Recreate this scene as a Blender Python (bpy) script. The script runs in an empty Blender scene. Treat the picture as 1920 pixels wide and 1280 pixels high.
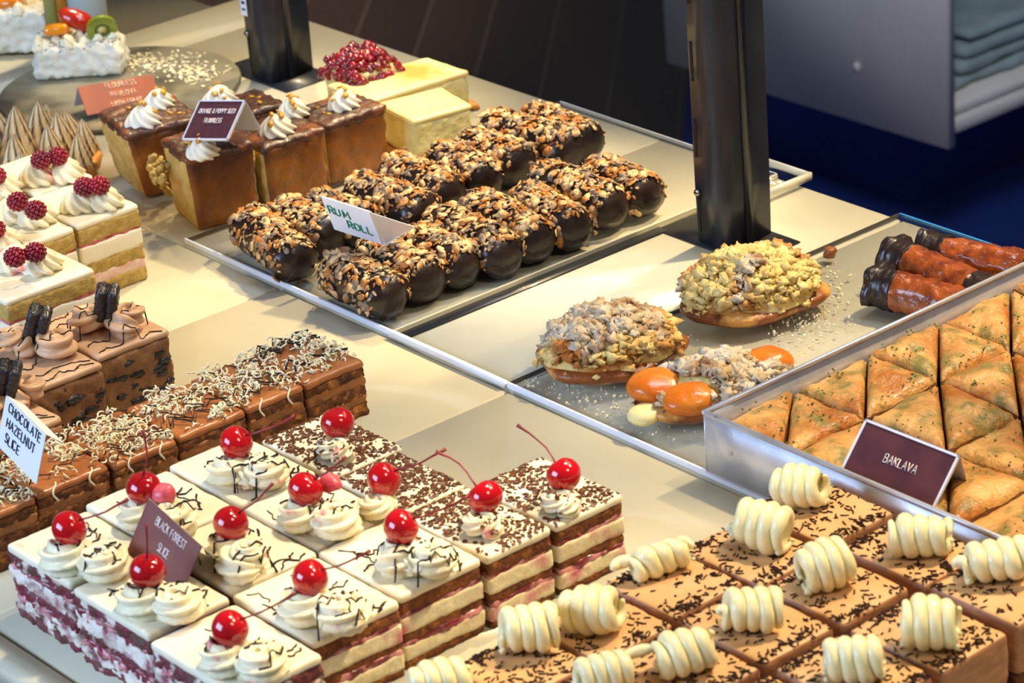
import bpy, math, random
from mathutils import Vector, Matrix, noise
from mathutils.bvhtree import BVHTree

C = bpy.context.scene.collection
SC = bpy.context.scene
# ------------------------------------------------------------------ camera, world, light, exposure
CAM = Vector((1.56773, -1.23952, 0.91967))
RT = Vector((0.644702, 0.760894, -0.073478))
UP = Vector((-0.276679, 0.321866, 0.905456))
FW = Vector((-0.712607, 0.563420, -0.418031))
FPX = 5630.0
cam_data = bpy.data.cameras.new('camera')
cam = bpy.data.objects.new('camera', cam_data)
C.objects.link(cam)
cam.matrix_world = Matrix(((RT.x, UP.x, -FW.x, CAM.x), (RT.y, UP.y, -FW.y, CAM.y), (RT.z, UP.z, -FW.z, CAM.z), (0, 0, 0, 1)))
cam_data.sensor_width = 36
cam_data.lens = FPX / 1920 * 36
cam_data.clip_end = 50
cam_data.dof.use_dof = True
cam_data.dof.focus_distance = 2.12
cam_data.dof.aperture_fstop = 16
SC.camera = cam

SC.view_settings.view_transform = 'Standard'
SC.view_settings.look = 'None'
SC.view_settings.gamma = 1
SC.view_settings.use_curve_mapping = False
SC.view_settings.exposure = 0.0

w = bpy.data.worlds.new('world')
SC.world = w
w.use_nodes = True
w.node_tree.nodes['Background'].inputs[0].default_value = (0.45, 0.5, 0.62, 1)
w.node_tree.nodes['Background'].inputs[1].default_value = 0.20


def lamp(name, kind, loc, target, energy, col, **kw):
    d = bpy.data.lights.new(name, kind)
    d.energy = energy
    d.color = col
    for k, v in kw.items():
        setattr(d, k, v)
    o = bpy.data.objects.new(name, d)
    C.objects.link(o)
    o.location = loc
    o.rotation_euler = (Vector(target) - Vector(loc)).to_track_quat('-Z', 'Y').to_euler()
    return o


WARM = (1.0, 0.77, 0.44)
for loc, tgt, en, ang in (((0.12, 0.20, 1.15), (0.17, -0.44, 0), 64, 0.50), ((-0.62, 0.70, 1.05), (-0.42, -0.02, 0), 74, 0.62),
                          ((-0.10, 0.75, 1.05), (-0.16, 0.12, 0), 84, 0.42), ((0.62, 0.45, 1.15), (0.50, -0.26, 0), 80, 0.52),
                          ((0.35, 0.80, 1.10), (0.13, 0.20, 0), 95, 0.50), ((-0.95, 0.50, 0.95), (-0.68, 0.14, 0), 44, 0.70),
                          ((-0.10, 0.05, 1.10), (-0.30, -0.30, 0), 28, 0.42)):
    lamp('display_spotlight', 'SPOT', loc, tgt, en, WARM, spot_size=ang, spot_blend=0.55, shadow_soft_size=0.03)
lamp('display_lamp', 'AREA', (0.1, 0.75, 1.2), (0.0, 0.0, 0), 5, WARM, shape='RECTANGLE', size=1.6, size_y=0.15)
lamp('shop_window_daylight', 'AREA', (-0.25, -1.9, 0.75), (0.1, -0.1, 0.0), 42, (0.50, 0.68, 1.0), shape='RECTANGLE', size=1.3, size_y=0.8)
lamp('shop_lamp', 'AREA', (1.5, -0.2, 1.6), (0.1, 0.0, 0.0), 9, (1.0, 0.86, 0.66), shape='DISK', size=0.5)
lamp('room_fill', 'SPOT', (-1.9, 1.0, 1.6), (-2.95, 1.5, -0.8), 420, (1.0, 0.85, 0.65), spot_size=.6, spot_blend=0.9, shadow_soft_size=0.2)  # unseen spot, added to lighten the floor planks at the left
lamp('room_fill', 'AREA', (0.2, 0.4, 1.6), (-1.6, 2.0, -0.3), 20, (0.72, 0.82, 1.0), size=0.6)  # unseen fill, added to brighten the cabinet behind the shelf


def at(px, py, z=0.0):
    """the point at height z that the camera sees at a pixel of the 1920x1280 frame"""
    d = FW + RT * ((px - 960) / FPX) + UP * ((640 - py) / FPX)
    return CAM + d * ((z - CAM.z) / d.z)


# ------------------------------------------------------------------ materials
def lin(h):
    if isinstance(h, str):
        h = h.lstrip('#')
        c = [int(h[i:i + 2], 16) / 255 for i in (0, 2, 4)]
        return tuple(x / 12.92 if x <= .04045 else ((x + .055) / 1.055) ** 2.4 for x in c) + (1,)
    return h


def mat(name, c1, c2=None, scale=60, rough=.5, bump=0, bscale=200, sss=0, coat=0, metal=0, lo=.35, hi=.65,
        c3=None, s3=25, lo3=.5, hi3=.6, trans=0, spec=.5, detail=4, stretch=(1, 1, 1), ior=1.45, attr=None):
    m = bpy.data.materials.new(name)
    m.use_nodes = True
    nt = m.node_tree
    n = nt.nodes
    L = nt.links.new
    b = n['Principled BSDF']
    b.inputs['Roughness'].default_value = rough
    b.inputs['Metallic'].default_value = metal
    b.inputs['IOR'].default_value = ior
    b.inputs['Specular IOR Level'].default_value = spec
    b.inputs['Coat Weight'].default_value = coat
    b.inputs['Coat Roughness'].default_value = .08
    b.inputs['Transmission Weight'].default_value = trans
    if sss:
        b.inputs['Subsurface Weight'].default_value = sss
        b.inputs['Subsurface Radius'].default_value = (1, .7, .45)
        b.inputs['Subsurface Scale'].default_value = .004
    b.inputs['Base Color'].default_value = lin(c1)
    tc = n.new('ShaderNodeTexCoord')
    oi = n.new('ShaderNodeObjectInfo')
    mul = n.new('ShaderNodeMath')
    mul.operation = 'MULTIPLY'
    mul.inputs[1].default_value = 20
    L(oi.outputs['Random'], mul.inputs[0])
    mp = n.new('ShaderNodeMapping')
    mp.inputs['Scale'].default_value = stretch
    L(tc.outputs['Object'], mp.inputs['Vector'])

    def noi(sc, det=detail):
        t = n.new('ShaderNodeTexNoise')
        t.noise_dimensions = '4D'
        t.inputs['Scale'].default_value = sc
        t.inputs['Detail'].default_value = det
        L(mp.outputs['Vector'], t.inputs['Vector'])
        L(mul.outputs[0], t.inputs['W'])
        return t.outputs['Fac']

    def ramp(src, a, z):
        r = n.new('ShaderNodeMapRange')
        r.inputs['From Min'].default_value = a
        r.inputs['From Max'].default_value = z
        L(src, r.inputs['Value'])
        return r.outputs['Result']
    out = None
    if c2:
        mx = n.new('ShaderNodeMix')
        mx.data_type = 'RGBA'
        mx.inputs[6].default_value = lin(c1)
        mx.inputs[7].default_value = lin(c2)
        L(ramp(noi(scale), lo, hi), mx.inputs[0])
        out = mx.outputs[2]
    if c3:
        mx = n.new('ShaderNodeMix')
        mx.data_type = 'RGBA'
        if out:
            L(out, mx.inputs[6])
        else:
            mx.inputs[6].default_value = lin(c1)
        mx.inputs[7].default_value = lin(c3)
        L(ramp(noi(s3), lo3, hi3), mx.inputs[0])
        out = mx.outputs[2]
    if attr:
        a = n.new('ShaderNodeVertexColor')
        a.layer_name = attr
        mx = n.new('ShaderNodeMix')
        mx.data_type = 'RGBA'
        if out:
            L(out, mx.inputs[6])
        else:
            mx.inputs[6].default_value = lin(c1)
        mx.inputs[7].default_value = lin(c3 or c2)
        L(a.outputs['Color'], mx.inputs[0])
        out = mx.outputs[2]
    if out:
        L(out, b.inputs['Base Color'])
        if sss:
            pass
    if bump:
        bp = n.new('ShaderNodeBump')
        bp.inputs['Strength'].default_value = bump
        bp.inputs['Distance'].default_value = .002
        L(noi(bscale, 3), bp.inputs['Height'])
        L(bp.outputs['Normal'], b.inputs['Normal'])
    return m


def thin_glass(name, tint, gloss=.06):
    m = bpy.data.materials.new(name)
    m.use_nodes = True
    nt = m.node_tree
    nt.nodes.clear()
    o = nt.nodes.new('ShaderNodeOutputMaterial')
    t = nt.nodes.new('ShaderNodeBsdfTransparent')
    t.inputs[0].default_value = tint
    g = nt.nodes.new('ShaderNodeBsdfGlossy')
    g.inputs['Roughness'].default_value = gloss
    f = nt.nodes.new('ShaderNodeFresnel')
    f.inputs[0].default_value = 1.45
    x = nt.nodes.new('ShaderNodeMixShader')
    ge = nt.nodes.new('ShaderNodeNewGeometry')
    iv = nt.nodes.new('ShaderNodeMath')
    iv.operation = 'SUBTRACT'
    iv.inputs[0].default_value = 1
    mu = nt.nodes.new('ShaderNodeMath')
    mu.operation = 'MULTIPLY'
    nt.links.new(ge.outputs['Backfacing'], iv.inputs[1])
    nt.links.new(f.outputs[0], mu.inputs[0])
    nt.links.new(iv.outputs[0], mu.inputs[1])
    nt.links.new(mu.outputs[0], x.inputs[0])
    nt.links.new(t.outputs[0], x.inputs[1])
    nt.links.new(g.outputs[0], x.inputs[2])
    nt.links.new(x.outputs[0], o.inputs[0])
    return m


M = {}
M['board'] = mat('cream_board', '#cfc9b0', '#c4bea4', 9, .20, .02, 30, coat=.35)
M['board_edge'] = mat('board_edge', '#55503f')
M['sheet'] = thin_glass('clear_acrylic', (1, 1, 1, 1))
M['sheet_edge'] = mat('acrylic_edge', '#eaf2ff', rough=.5, spec=.5, coat=.2)
M['sheet_blue'] = mat('acrylic_edge_blue', '#2f8fd8', rough=.15, coat=.6)
M['black_metal'] = mat('black_metal', '#1a1c20', '#22242a', 20, .38, coat=.15, spec=.5)
M['slot'] = mat('dark_slot', '#050506', rough=.8)
M['steel'] = mat('steel', '#b9b9b4', '#8f8d86', 60, .28, metal=1)
M['tin'] = mat('tin', '#d4d6dc', '#b8bac0', 35, .36, .1, 60, metal=.55, c3='#6b6c70', s3=60, lo3=.66, hi3=.72)
M['disc'] = mat('disc_metal', '#b0ac98', '#8f8b78', 14, .42, metal=.75, c3='#4a463a', s3=12, lo3=.52, hi3=.66)
M['cream'] = mat('whipped_cream', '#f3eaca', '#eadfb6', 50, .42, .06, 150, sss=.25)
M['cream_pink'] = mat('cream_with_cherry_juice', '#f2e8c6', '#e9deb4', 50, .42, .05, 150, sss=.2, c3='#e98a80', s3=55, lo3=.60, hi3=.68)
M['icing'] = mat('cream_top', '#efe7cc', '#e9dfc0', 40, .4, .05, 120, sss=.2)
M['icing_pink'] = mat('cream_top_stained', '#efe7cc', '#e9dfc0', 40, .4, .05, 120, sss=.2, c3='#eaa08e', s3=45, lo3=.66, hi3=.76)
M['layer_cream'] = mat('layer_cream', '#f3e8c4', '#e2d2a4', 120, .55, .35, 300, sss=.15, c3='#cf7480', s3=48, lo3=.53, hi3=.70)
M['layer_jam'] = mat('layer_jam', '#8e2438', '#5e1424', 120, .3, .6, 180, coat=.4, c3='#dc9494', s3=80, lo3=.46, hi3=.62)
M['choc_sponge'] = mat('choc_sponge', '#8a5026', '#5f3418', 160, .8, .9, 380, c3='#a36a26', s3=110, lo3=.56, hi3=.68)
M['messy_cream'] = mat('smeared_cream', '#e8dccb', '#8a3048', 70, .5, .9, 200, c3='#5f4030', s3=85, lo3=.54, hi3=.64, lo=.48, hi=.66)
M['messy_sponge'] = mat('smeared_sponge', '#5a3a2a', '#7c2438', 85, .6, 1, 250, c3='#e0d0c0', s3=95, lo3=.56, hi3=.64)
M['cherry'] = mat('cherry', '#c00812', '#a0060e', 40, .12, sss=.15, coat=.8)
M['stem'] = mat('cherry_stem', '#6e1a18', '#94323a', 60, .4)
M['drizzle'] = mat('dark_drizzle', '#1a100a', '#281810', 80, .45, spec=.3)
M['flake'] = mat('choc_flake', '#4a2812', '#6a3d1c', 200, .5)
M['mousse'] = mat('choc_mousse', '#dcae78', '#d0a068', 60, .5, .05, 100, sss=.05)
M['mousse_side'] = mat('mousse_side', '#9a6848', '#ad7d56', 70, .5, .3, 120, stretch=(1, 1, 4))
M['mousse_base'] = mat('mousse_sponge', '#7b4a22', '#4c2913', 180, .8, .8, 350)
M['sprinkle'] = mat('dark_sprinkle', '#2a120a', '#351a0f', 100, .6, spec=.2)
M['white_choc'] = mat('white_chocolate', '#f0e6b4', '#eadfaa', 40, .3, sss=.2, coat=.15)
M['hz_mousse'] = mat('hazelnut_mousse', '#8f5a30', '#a86e3a', 90, .5, .5, 220)
M['hz_glaze'] = mat('hazelnut_glaze', '#b4713c', '#97562a', 60, .35, .3, 120, coat=.2)
M['hz_sponge'] = mat('hazelnut_sponge', '#7c481e', '#4a2810', 150, .8, 1.0, 260, c3='#bd7a32', s3=90, lo3=.56, hi3=.66)
M['shaving'] = mat('white_shaving', '#f6eecb', '#ece0b4', 60, .4, sss=.1)
M['mocha'] = mat('mocha_cream', '#d6b08a', '#c79c74', 60, .4, .05, 120, sss=.12)
M['mocha_body'] = mat('mocha_body', '#84583a', '#9c6e42', 60, .6, .6, 200, c3='#1c1512', s3=48, lo3=.60, hi3=.66)
M['cookie'] = mat('black_cookie', '#1b191b', '#2b282a', 120, .38, .9, 420, coat=.3)
M['yellow_sponge'] = mat('yellow_sponge', '#c3a45c', '#a98a42', 150, .8, .7, 350, c3='#8f7a3a', s3=60, lo3=.55, hi3=.7)
M['pink_cream'] = mat('pink_cream', '#d9a3a0', '#e6cdb4', 80, .5, .3, 200, sss=.1)
M['rasp_jam'] = mat('raspberry_jam', '#b0283c', '#d8707c', 130, .35, .5, 200, coat=.3)
M['raspberry'] = mat('raspberry', '#9a1226', '#6a0c24', 60, .25, .1, 300, sss=.2, coat=.3)
M['orange_crumb'] = mat('poppy_crumb', '#c8a860', '#b29248', 90, .85, .8, 320, c3='#3a3018', s3=230, lo3=.70, hi3=.74)
M['orange_crust'] = mat('cake_crust', '#7c4416', '#985c18', 30, .45, .35, 260, coat=.1, c3='#64340f', s3=20, lo3=.45, hi3=.7)
M['orange_top'] = mat('marmalade_top', '#5a3320', '#3a241a', 35, .42, .8, 190, coat=.12, c3='#94501c', s3=34, lo3=.54, hi3=.72)
M['peel'] = mat('candied_peel', '#d8a428', '#c08420', 60, .3, coat=.3)
M['swirl'] = mat('buttercream', '#efead8', '#e8e0c4', 50, .4, sss=.2)
M['cheese'] = mat('cheesecake', '#dccf92', '#cbb970', 70, .6, .8, 200, sss=.08)
M['cheese_top'] = mat('cheesecake_top', '#e8dc9e', '#dfcd86', 22, .45, .05, 60, sss=.1, c3='#cf9a40', s3=14, lo3=.60, hi3=.72)
M['crust'] = mat('pastry_crust', '#c98c3c', '#a86a24', 60, .6, .5, 200)
M['berry'] = mat('berry_topping', '#9c1218', '#5c0814', 60, .15, coat=.7, sss=.1)
M['dark_choc'] = mat('dark_chocolate', '#1c1210', '#2c1d17', 40, .34, .5, 130, coat=.15)
M['almond'] = mat('flaked_almond', '#dcb880', '#b0702c', 90, .5, c3='#8a7660', s3=130, lo3=.50, hi3=.60, lo=.44, hi=.56, detail=1)
M['pastry'] = mat('danish_pastry', '#a0581f', '#5e2c10', 38, .42, .8, 190, coat=.15, c3='#cf9444', s3=30, lo3=.5, hi3=.60)
M['crumble'] = mat('crumble', '#dfca86', '#c9a250', 60, .7, .7, 300, c3='#a9631f', s3=30, lo3=.48, hi3=.64)
M['sugar'] = mat('sugared_crumble', '#cfc4ae', '#b89a6c', 90, .8, .7, 300, c3='#8a6440', s3=50, lo3=.50, hi3=.64)
M['apricot'] = mat('apricot', '#dd8420', '#cc6410', 40, .28, .5, 130, sss=.15, coat=.3)
M['baklava'] = mat('baklava_pastry', '#d2a05a', '#a8621e', 30, .42, 1, 260, coat=.10, c3='#7f7236', s3=75, lo3=.50, hi3=.66, lo=.40, hi=.62, detail=7)
M['bak_side'] = mat('baklava_layers', '#8a5220', '#5c3210', 60, .5, .8, 160, stretch=(1, 1, 6))
M['nuts'] = mat('pistachio', '#5e6a26', '#7c6c30', 80, .7)
M['snap'] = mat('brandy_snap', '#a4501a', '#6e2c0c', 90, .2, 1.0, 170, coat=.6)
M['sign_brown'] = mat('sign_brown', '#7a4236', '#6f3a30', 60, .35)
M['sign_plum'] = mat('sign_plum', '#5b3438', '#4c2b34', 80, .2, coat=.5)
M['sign_orange'] = mat('sign_orange', '#9a4a1e', '#8c4018', 50, .35)
M['card_white'] = mat('white_card', '#e4e6ec', rough=.6)
M['clear_rim'] = mat('clear_rim', '#d8dae6', rough=.1, coat=.5, spec=.8)
M['ink_black'] = mat('ink_black', '#1c1c1e', rough=.6)
M['ink_green'] = mat('ink_green', '#1f8c6a', rough=.6)
M['ink_white'] = mat('ink_white', '#e8dcd8', rough=.5)
M['ink_cream'] = mat('ink_cream', '#f0cfae', rough=.5)
M['meringue'] = mat('toasted_meringue', '#e8d6a6', '#d9c08a', 40, .5, c3='#4e2810', s3=5, lo3=2, hi3=3, attr='toast')
M['pavlova'] = mat('pavlova', '#dfdccc', '#cfcbb8', 60, .8, .8, 140, sss=.15)
M['kiwi'] = mat('kiwi', '#8a9420', '#6c7a14', 60, .2, coat=.6)
M['seed'] = mat('seed', '#17140c', rough=.4)
M['strawberry'] = mat('strawberry', '#a81408', '#c03010', 40, .2, .4, 150, coat=.6)
M['mango'] = mat('mango', '#ec9410', '#e07c0a', 40, .15, coat=.6)
M['crumb_white'] = mat('meringue_crumb', '#e8e0c0', '#cfc49c', 60, .8)
M['cab_white'] = mat('white_laminate', '#dcd8d2', '#d2ceca', 6, .5)
M['floor_wood'] = mat('dark_floor', '#3a2a20', '#2a1f18', 2, .45, stretch=(1, 1, 1))
M['navy'] = mat('navy_mat', '#14327c', '#112a6c', 8, .8)
M['cloth'] = mat('pale_cloth', '#9fb2b4', '#8ea2a6', 20, .8, .5, 60)
M['wood_post'] = mat('amber_post', '#a8701c', '#8a5812', 30, .4)
M['olive_post'] = mat('olive_post', '#8c8a4a', rough=.3)
M['pale_panel'] = mat('pale_panel', '#a9b3b0', rough=.5)
M['rail'] = mat('front_rail', '#33363a', '#3f4246', 60, .5)
M['jelly'] = mat('custard', '#e88a14', '#d8720c', 30, .12, coat=.7)


# the baked crust of the orange cakes is darker towards its upper edge
_n = M['orange_crust'].node_tree.nodes
_l = M['orange_crust'].node_tree.links.new
_b = _n['Principled BSDF']
_src = _b.inputs['Base Color'].links[0].from_socket
_tc = _n.new('ShaderNodeTexCoord')
_sx = _n.new('ShaderNodeSeparateXYZ')
_l(_tc.outputs['Object'], _sx.inputs[0])
_nt = _n.new('ShaderNodeTexNoise')
_nt.inputs['Scale'].default_value = 45
_l(_tc.outputs['Object'], _nt.inputs['Vector'])
_m1 = _n.new('ShaderNodeMath')
_m1.operation = 'MULTIPLY_ADD'
_m1.inputs[1].default_value = .05
_l(_nt.outputs['Fac'], _m1.inputs[0])
_l(_sx.outputs['Z'], _m1.inputs[2])
_mr = _n.new('ShaderNodeMapRange')
_mr.inputs['From Min'].default_value = .056
_mr.inputs['From Max'].default_value = .084
_l(_m1.outputs[0], _mr.inputs['Value'])
_mx = _n.new('ShaderNodeMix')
_mx.data_type = 'RGBA'
_l(_mr.outputs[0], _mx.inputs[0])
_l(_src, _mx.inputs[6])
_mx.inputs[7].default_value = lin('#4a2614')
_l(_mx.outputs[2], _b.inputs['Base Color'])


# ------------------------------------------------------------------ mesh helpers
class MB:
    def __init__(s):
        s.v, s.f, s.m = [], [], []

    def add(s, v, f, mi=0, T=None):
        o = len(s.v)
        s.v += [tuple(T @ Vector(p)) for p in v] if T else [tuple(p) for p in v]
        s.f += [tuple(i + o for i in q) for q in f]
        s.m += ([mi] * len(f)) if isinstance(mi, int) else list(mi)
        return s

    def build(s, name, m, parent=None, smooth=True, loc=None, **props):
        me = bpy.data.meshes.new(name)
        me.from_pydata(s.v, [], s.f)
        ms = m if isinstance(m, (list, tuple)) else [m]
        for x in ms:
            me.materials.append(M[x] if isinstance(x, str) else x)
        if len(ms) > 1:
            me.polygons.foreach_set('material_index', s.m)
        if smooth:
            me.polygons.foreach_set('use_smooth', [True] * len(me.polygons))
        me.update()
        o = bpy.data.objects.new(name, me)
        C.objects.link(o)
        if parent:
            o.parent = parent
        if loc:
            o.location = loc
        for k, v in props.items():
            o[k] = v
        return o


def thing(name, label, cat, loc=(0, 0, 0), rz=0, group=None):
    o = bpy.data.objects.new(name, None)
    o.empty_display_size = .02
    C.objects.link(o)
    o.location = loc
    o.rotation_euler = (0, 0, rz)
    o['label'] = label
    o['category'] = cat
    if group:
        o['group'] = group
    return o


def tag(o, label=None, cat=None, group=None, kind=None):
    if label:
        o['label'] = label
    if cat:
        o['category'] = cat
    if group:
        o['group'] = group
    if kind:
        o['kind'] = kind
    return o


def nz(p, sc, seed=0.0):
    return noise.noise(Vector((p[0] * sc + seed * 7.31, p[1] * sc - seed * 3.7, p[2] * sc + seed * 1.9)))


def rbox(b, r=.002, step=.005, amp=0, asc=150, seed=0, topamp=None, warp=None, sidemat=None, flat=False):
    """rounded, gently uneven block. b = x0,x1,y0,y1,z0,z1. returns verts, faces, material ids (0 top/bottom, 1 sides)"""
    x0, x1, y0, y1, z0, z1 = b
    n = [max(2, int(math.ceil((q - p) / step))) for p, q in ((x0, x1), (y0, y1), (z0, z1))]
    if flat:
        n[2] = 2
    c = ((x0 + x1) / 2, (y0 + y1) / 2, (z0 + z1) / 2)
    h = ((x1 - x0) / 2, (y1 - y0) / 2, (z1 - z0) / 2)
    r = min(r, *[q * .98 for q in h])
    idx, V, F, MI = {}, [], [], []

    def remap(i, k, hh):
        # more rings near the edges so the rounding is smooth
        t = i / k * 2 - 1
        return t * hh

    def vert(i, j, k):
        key = (i, j, k)
        if key in idx:
            return idx[key]
        p = [remap(i, n[0], h[0]), remap(j, n[1], h[1]), remap(k, n[2], h[2])]
        q = [max(-(h[a] - r), min(h[a] - r, p[a])) for a in range(3)]
        d = Vector([p[a] - q[a] for a in range(3)])
        nrm = d.normalized() if d.length > 0 else Vector((0, 0, 1))
        pp = Vector(q) + nrm * r
        w_ = pp + Vector(c)
        if amp or topamp:
            a_ = amp
            if topamp is not None and abs(nrm.z) > .9:
                a_ = topamp
            if nrm.z < -.9:
                a_ = 0
            if a_:
                pp = pp + nrm * a_ * (nz(w_, asc, seed) + .5 * nz(w_, asc * 2.7, seed + 5))
        pp = pp + Vector(c)
        if warp:
            pp = warp(pp)
        idx[key] = len(V)
        V.append(tuple(pp))
        return idx[key]
    for ax in range(3):
        a, bb = [(1, 2), (2, 0), (0, 1)][ax]
        for side in (0, 1):
            for i in range(n[a]):
                for j in range(n[bb]):
                    q = []
                    for di, dj in ((0, 0), (1, 0), (1, 1), (0, 1)):
                        t = [0, 0, 0]
                        t[ax] = n[ax] * side
                        t[a] = i + di
                        t[bb] = j + dj
                        q.append(vert(*t))
                    F.append(tuple(q if side else q[::-1]))
                    MI.append(ax if sidemat else 0)
    if sidemat:
        MI = [sidemat[q] for q in MI]
    return V, F, MI


def box(x0, x1, y0, y1, z0, z1):
    v = [(x, y, z) for x in (x0, x1) for y in (y0, y1) for z in (z0, z1)]
    return v, [(0, 1, 3, 2), (4, 6, 7, 5), (0, 4, 5, 1), (2, 3, 7, 6), (0, 2, 6, 4), (1, 5, 7, 3)]


def bevbox(x0, x1, y0, y1, z0, z1, r=.001):
    return rbox((x0, x1, y0, y1, z0, z1), r=r, step=1e9)[:2]


def frames(pts):
    n = len(pts)
    T = [(pts[min(i + 1, n - 1)] - pts[max(i - 1, 0)]).normalized() for i in range(n)]
    u = T[0].orthogonal().normalized()
    out = []
    for t in T:
        u = (u - t * u.dot(t))
        u = u.normalized() if u.length > 1e-9 else t.orthogonal().normalized()
        out.append((t, u, t.cross(u)))
    return out


def tube(pts, rad, seg=8, star=0, ridges=6, twist=0, caps=True, flatz=1.0):
    pts = [Vector(p) for p in pts]
    if not isinstance(rad, (list, tuple)):
        rad = [rad] * len(pts)
    fr = frames(pts)
    V, F = [], []
    s = 0
    for i, (p, (t, u, v)) in enumerate(zip(pts, fr)):
        if i:
            s += (p - pts[i - 1]).length
        for k in range(seg):
            a = 2 * math.pi * k / seg
            rr = rad[i] * (1 + star * math.cos(ridges * a + twist * s)) if star else rad[i]
            d = (u * math.cos(a) + v * math.sin(a)) * rr
            V.append(p + d)
    m = len(pts)
    for i in range(m - 1):
        for k in range(seg):
            a, b_ = i * seg + k, i * seg + (k + 1) % seg
            F.append((a, b_, b_ + seg, a + seg))
    if caps:
        F.append(tuple(range(seg))[::-1])
        F.append(tuple((m - 1) * seg + k for k in range(seg)))
    return V, F


def ball(c, r, nu=12, nv=8, sq=(1, 1, 1), amp=0, asc=200, seed=0, dimple=0):
    V, F = [], []
    c = Vector(c)
    for j in range(nv + 1):
        ph = math.pi * j / nv
        for i in range(nu):
            th = 2 * math.pi * i / nu
            d = Vector((math.sin(ph) * math.cos(th), math.sin(ph) * math.sin(th), math.cos(ph)))
            rr = r
            if dimple:
                rr *= 1 - dimple * math.exp(-(ph / .38) ** 2)
            p = c + Vector((d.x * rr * sq[0], d.y * rr * sq[1], d.z * rr * sq[2]))
            if amp:
                p += d * amp * nz(p, asc, seed)
            V.append(p)
    for j in range(nv):
        for i in range(nu):
            a, b_ = j * nu + i, j * nu + (i + 1) % nu
            F.append((a, a + nu, b_ + nu, b_))
    return V, F


ICO_V, ICO_F = None, None


def _ico():
    global ICO_V, ICO_F
    t = (1 + 5 ** .5) / 2
    v = [(-1, t, 0), (1, t, 0), (-1, -t, 0), (1, -t, 0), (0, -1, t), (0, 1, t), (0, -1, -t), (0, 1, -t), (t, 0, -1), (t, 0, 1), (-t, 0, -1), (-t, 0, 1)]
    v = [Vector(p).normalized() for p in v]
    f = [(0, 11, 5), (0, 5, 1), (0, 1, 7), (0, 7, 10), (0, 10, 11), (1, 5, 9), (5, 11, 4), (11, 10, 2), (10, 7, 6), (7, 1, 8), (3, 9, 4), (3, 4, 2), (3, 2, 6), (3, 6, 8), (3, 8, 9), (4, 9, 5), (2, 4, 11), (6, 2, 10), (8, 6, 7), (9, 8, 1)]
    cache, nf = {}, []

    def mid(a, b):
        k = (min(a, b), max(a, b))
        if k not in cache:
            cache[k] = len(v)
            v.append(((v[a] + v[b]) / 2).normalized())
        return cache[k]
    for a, b, c in f:
        x, y, z = mid(a, b), mid(b, c), mid(c, a)
        nf += [(a, x, z), (b, y, x), (c, z, y), (x, y, z)]
    ICO_V, ICO_F = v, nf


_ico()


def blob(c, r, seed=0, amp=.35):
    c = Vector(c)
    return [c + p * r * (1 + amp * nz(p, 1.7, seed)) for p in ICO_V], ICO_F


def flake(c, nrm, r, rng, ratio=.65, th=.0006, n=7, curl=0):
    nrm = Vector(nrm).normalized()
    u = nrm.orthogonal().normalized()
    u = Matrix.Rotation(rng.uniform(0, 6.28), 3, nrm) @ u
    v = nrm.cross(u)
    V = []
    for s in (0, 1):
        for k in range(n):
            a = 2 * math.pi * k / n
            x, y = math.cos(a) * r, math.sin(a) * r * ratio
            V.append(Vector(c) + u * x + v * y + nrm * (s * th + curl * x * x / r))
    F = [tuple(range(n))[::-1], tuple(range(n, 2 * n))] + [(k, (k + 1) % n, n + (k + 1) % n, n + k) for k in range(n)]
    return V, F


def bvh(*mbs):
    V, F = [], []
    for m in mbs:
        o = len(V)
        V += [Vector(p) for p in m.v]
        F += [tuple(i + o for i in q) for q in m.f]
    return BVHTree.FromPolygons(V, F)


def drop(t, x, y, z=1.0, base=0.0):
    h = t.ray_cast(Vector((x, y, z)), Vector((0, 0, -1)))
    return (h[0], h[1]) if h[0] is not None else (Vector((x, y, base)), Vector((0, 0, 1)))


def drape(mb, t, pts, r, rng, lift=.0004, step=.0022, lo=None):
    out = []
    for a, b_ in zip(pts[:-1], pts[1:]):
        L_ = math.hypot(b_[0] - a[0], b_[1] - a[1])
        k = max(1, int(L_ / step))
        for i in range(k):
            f = i / k
            wx, wy = .0022 * nz((a[0] + f * .03, a[1], k), 160, 1), .0022 * nz((a[1], a[0] + f * .03, k), 160, 2)
            out.append((a[0] + (b_[0] - a[0]) * f + wx, a[1] + (b_[1] - a[1]) * f + wy))
    out.append(pts[-1])
    P = []
    for x, y in out:
        h = t.ray_cast(Vector((x, y, 1)), Vector((0, 0, -1)))
        if h[0] is None:
            if len(P) > 2:
                mb.add(*tube(P, [r * rng.uniform(.7, 1.3) for _ in P], 5))
            P = []
            continue
        P.append(h[0] + Vector((0, 0, lift)))
    if len(P) > 2:
        mb.add(*tube(P, [r * rng.uniform(.7, 1.3) for _ in P], 5))


def zigzag(rng, x0, y0, x1, y1, n, amp):
    d = Vector((x1 - x0, y1 - y0))
    nrm = Vector((-d.y, d.x)).normalized()
    out = []
    for i in range(n + 1):
        f = i / n
        o = (amp if i % 2 else -amp) * rng.uniform(.3, 1.2)
        out.append((x0 + d.x * f + nrm.x * o + rng.uniform(-.0015, .0015), y0 + d.y * f + nrm.y * o + rng.uniform(-.0015, .0015)))
    return out


def coil(cx, cy, z, R, turns, rad, rise, seg=42, star=.26, ridges=7, twist=230, a0=0, mirror=1, steps=26):
    """piped rosette: a star section tube that winds inwards and up"""
    P, Rr = [], []
    for i in range(steps + 1):
        f = i / steps
        a = a0 + mirror * turns * 2 * math.pi * f
        rr = R * (1 - f) ** .8
        P.append(Vector((cx + math.cos(a) * rr, cy + math.sin(a) * rr, z + rad * .75 + rise * f)))
        Rr.append(rad * (1 - .62 * f ** 2) * (min(1, .35 + f * 7)))
    return tube(P, Rr, seg, star, ridges, twist)


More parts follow.
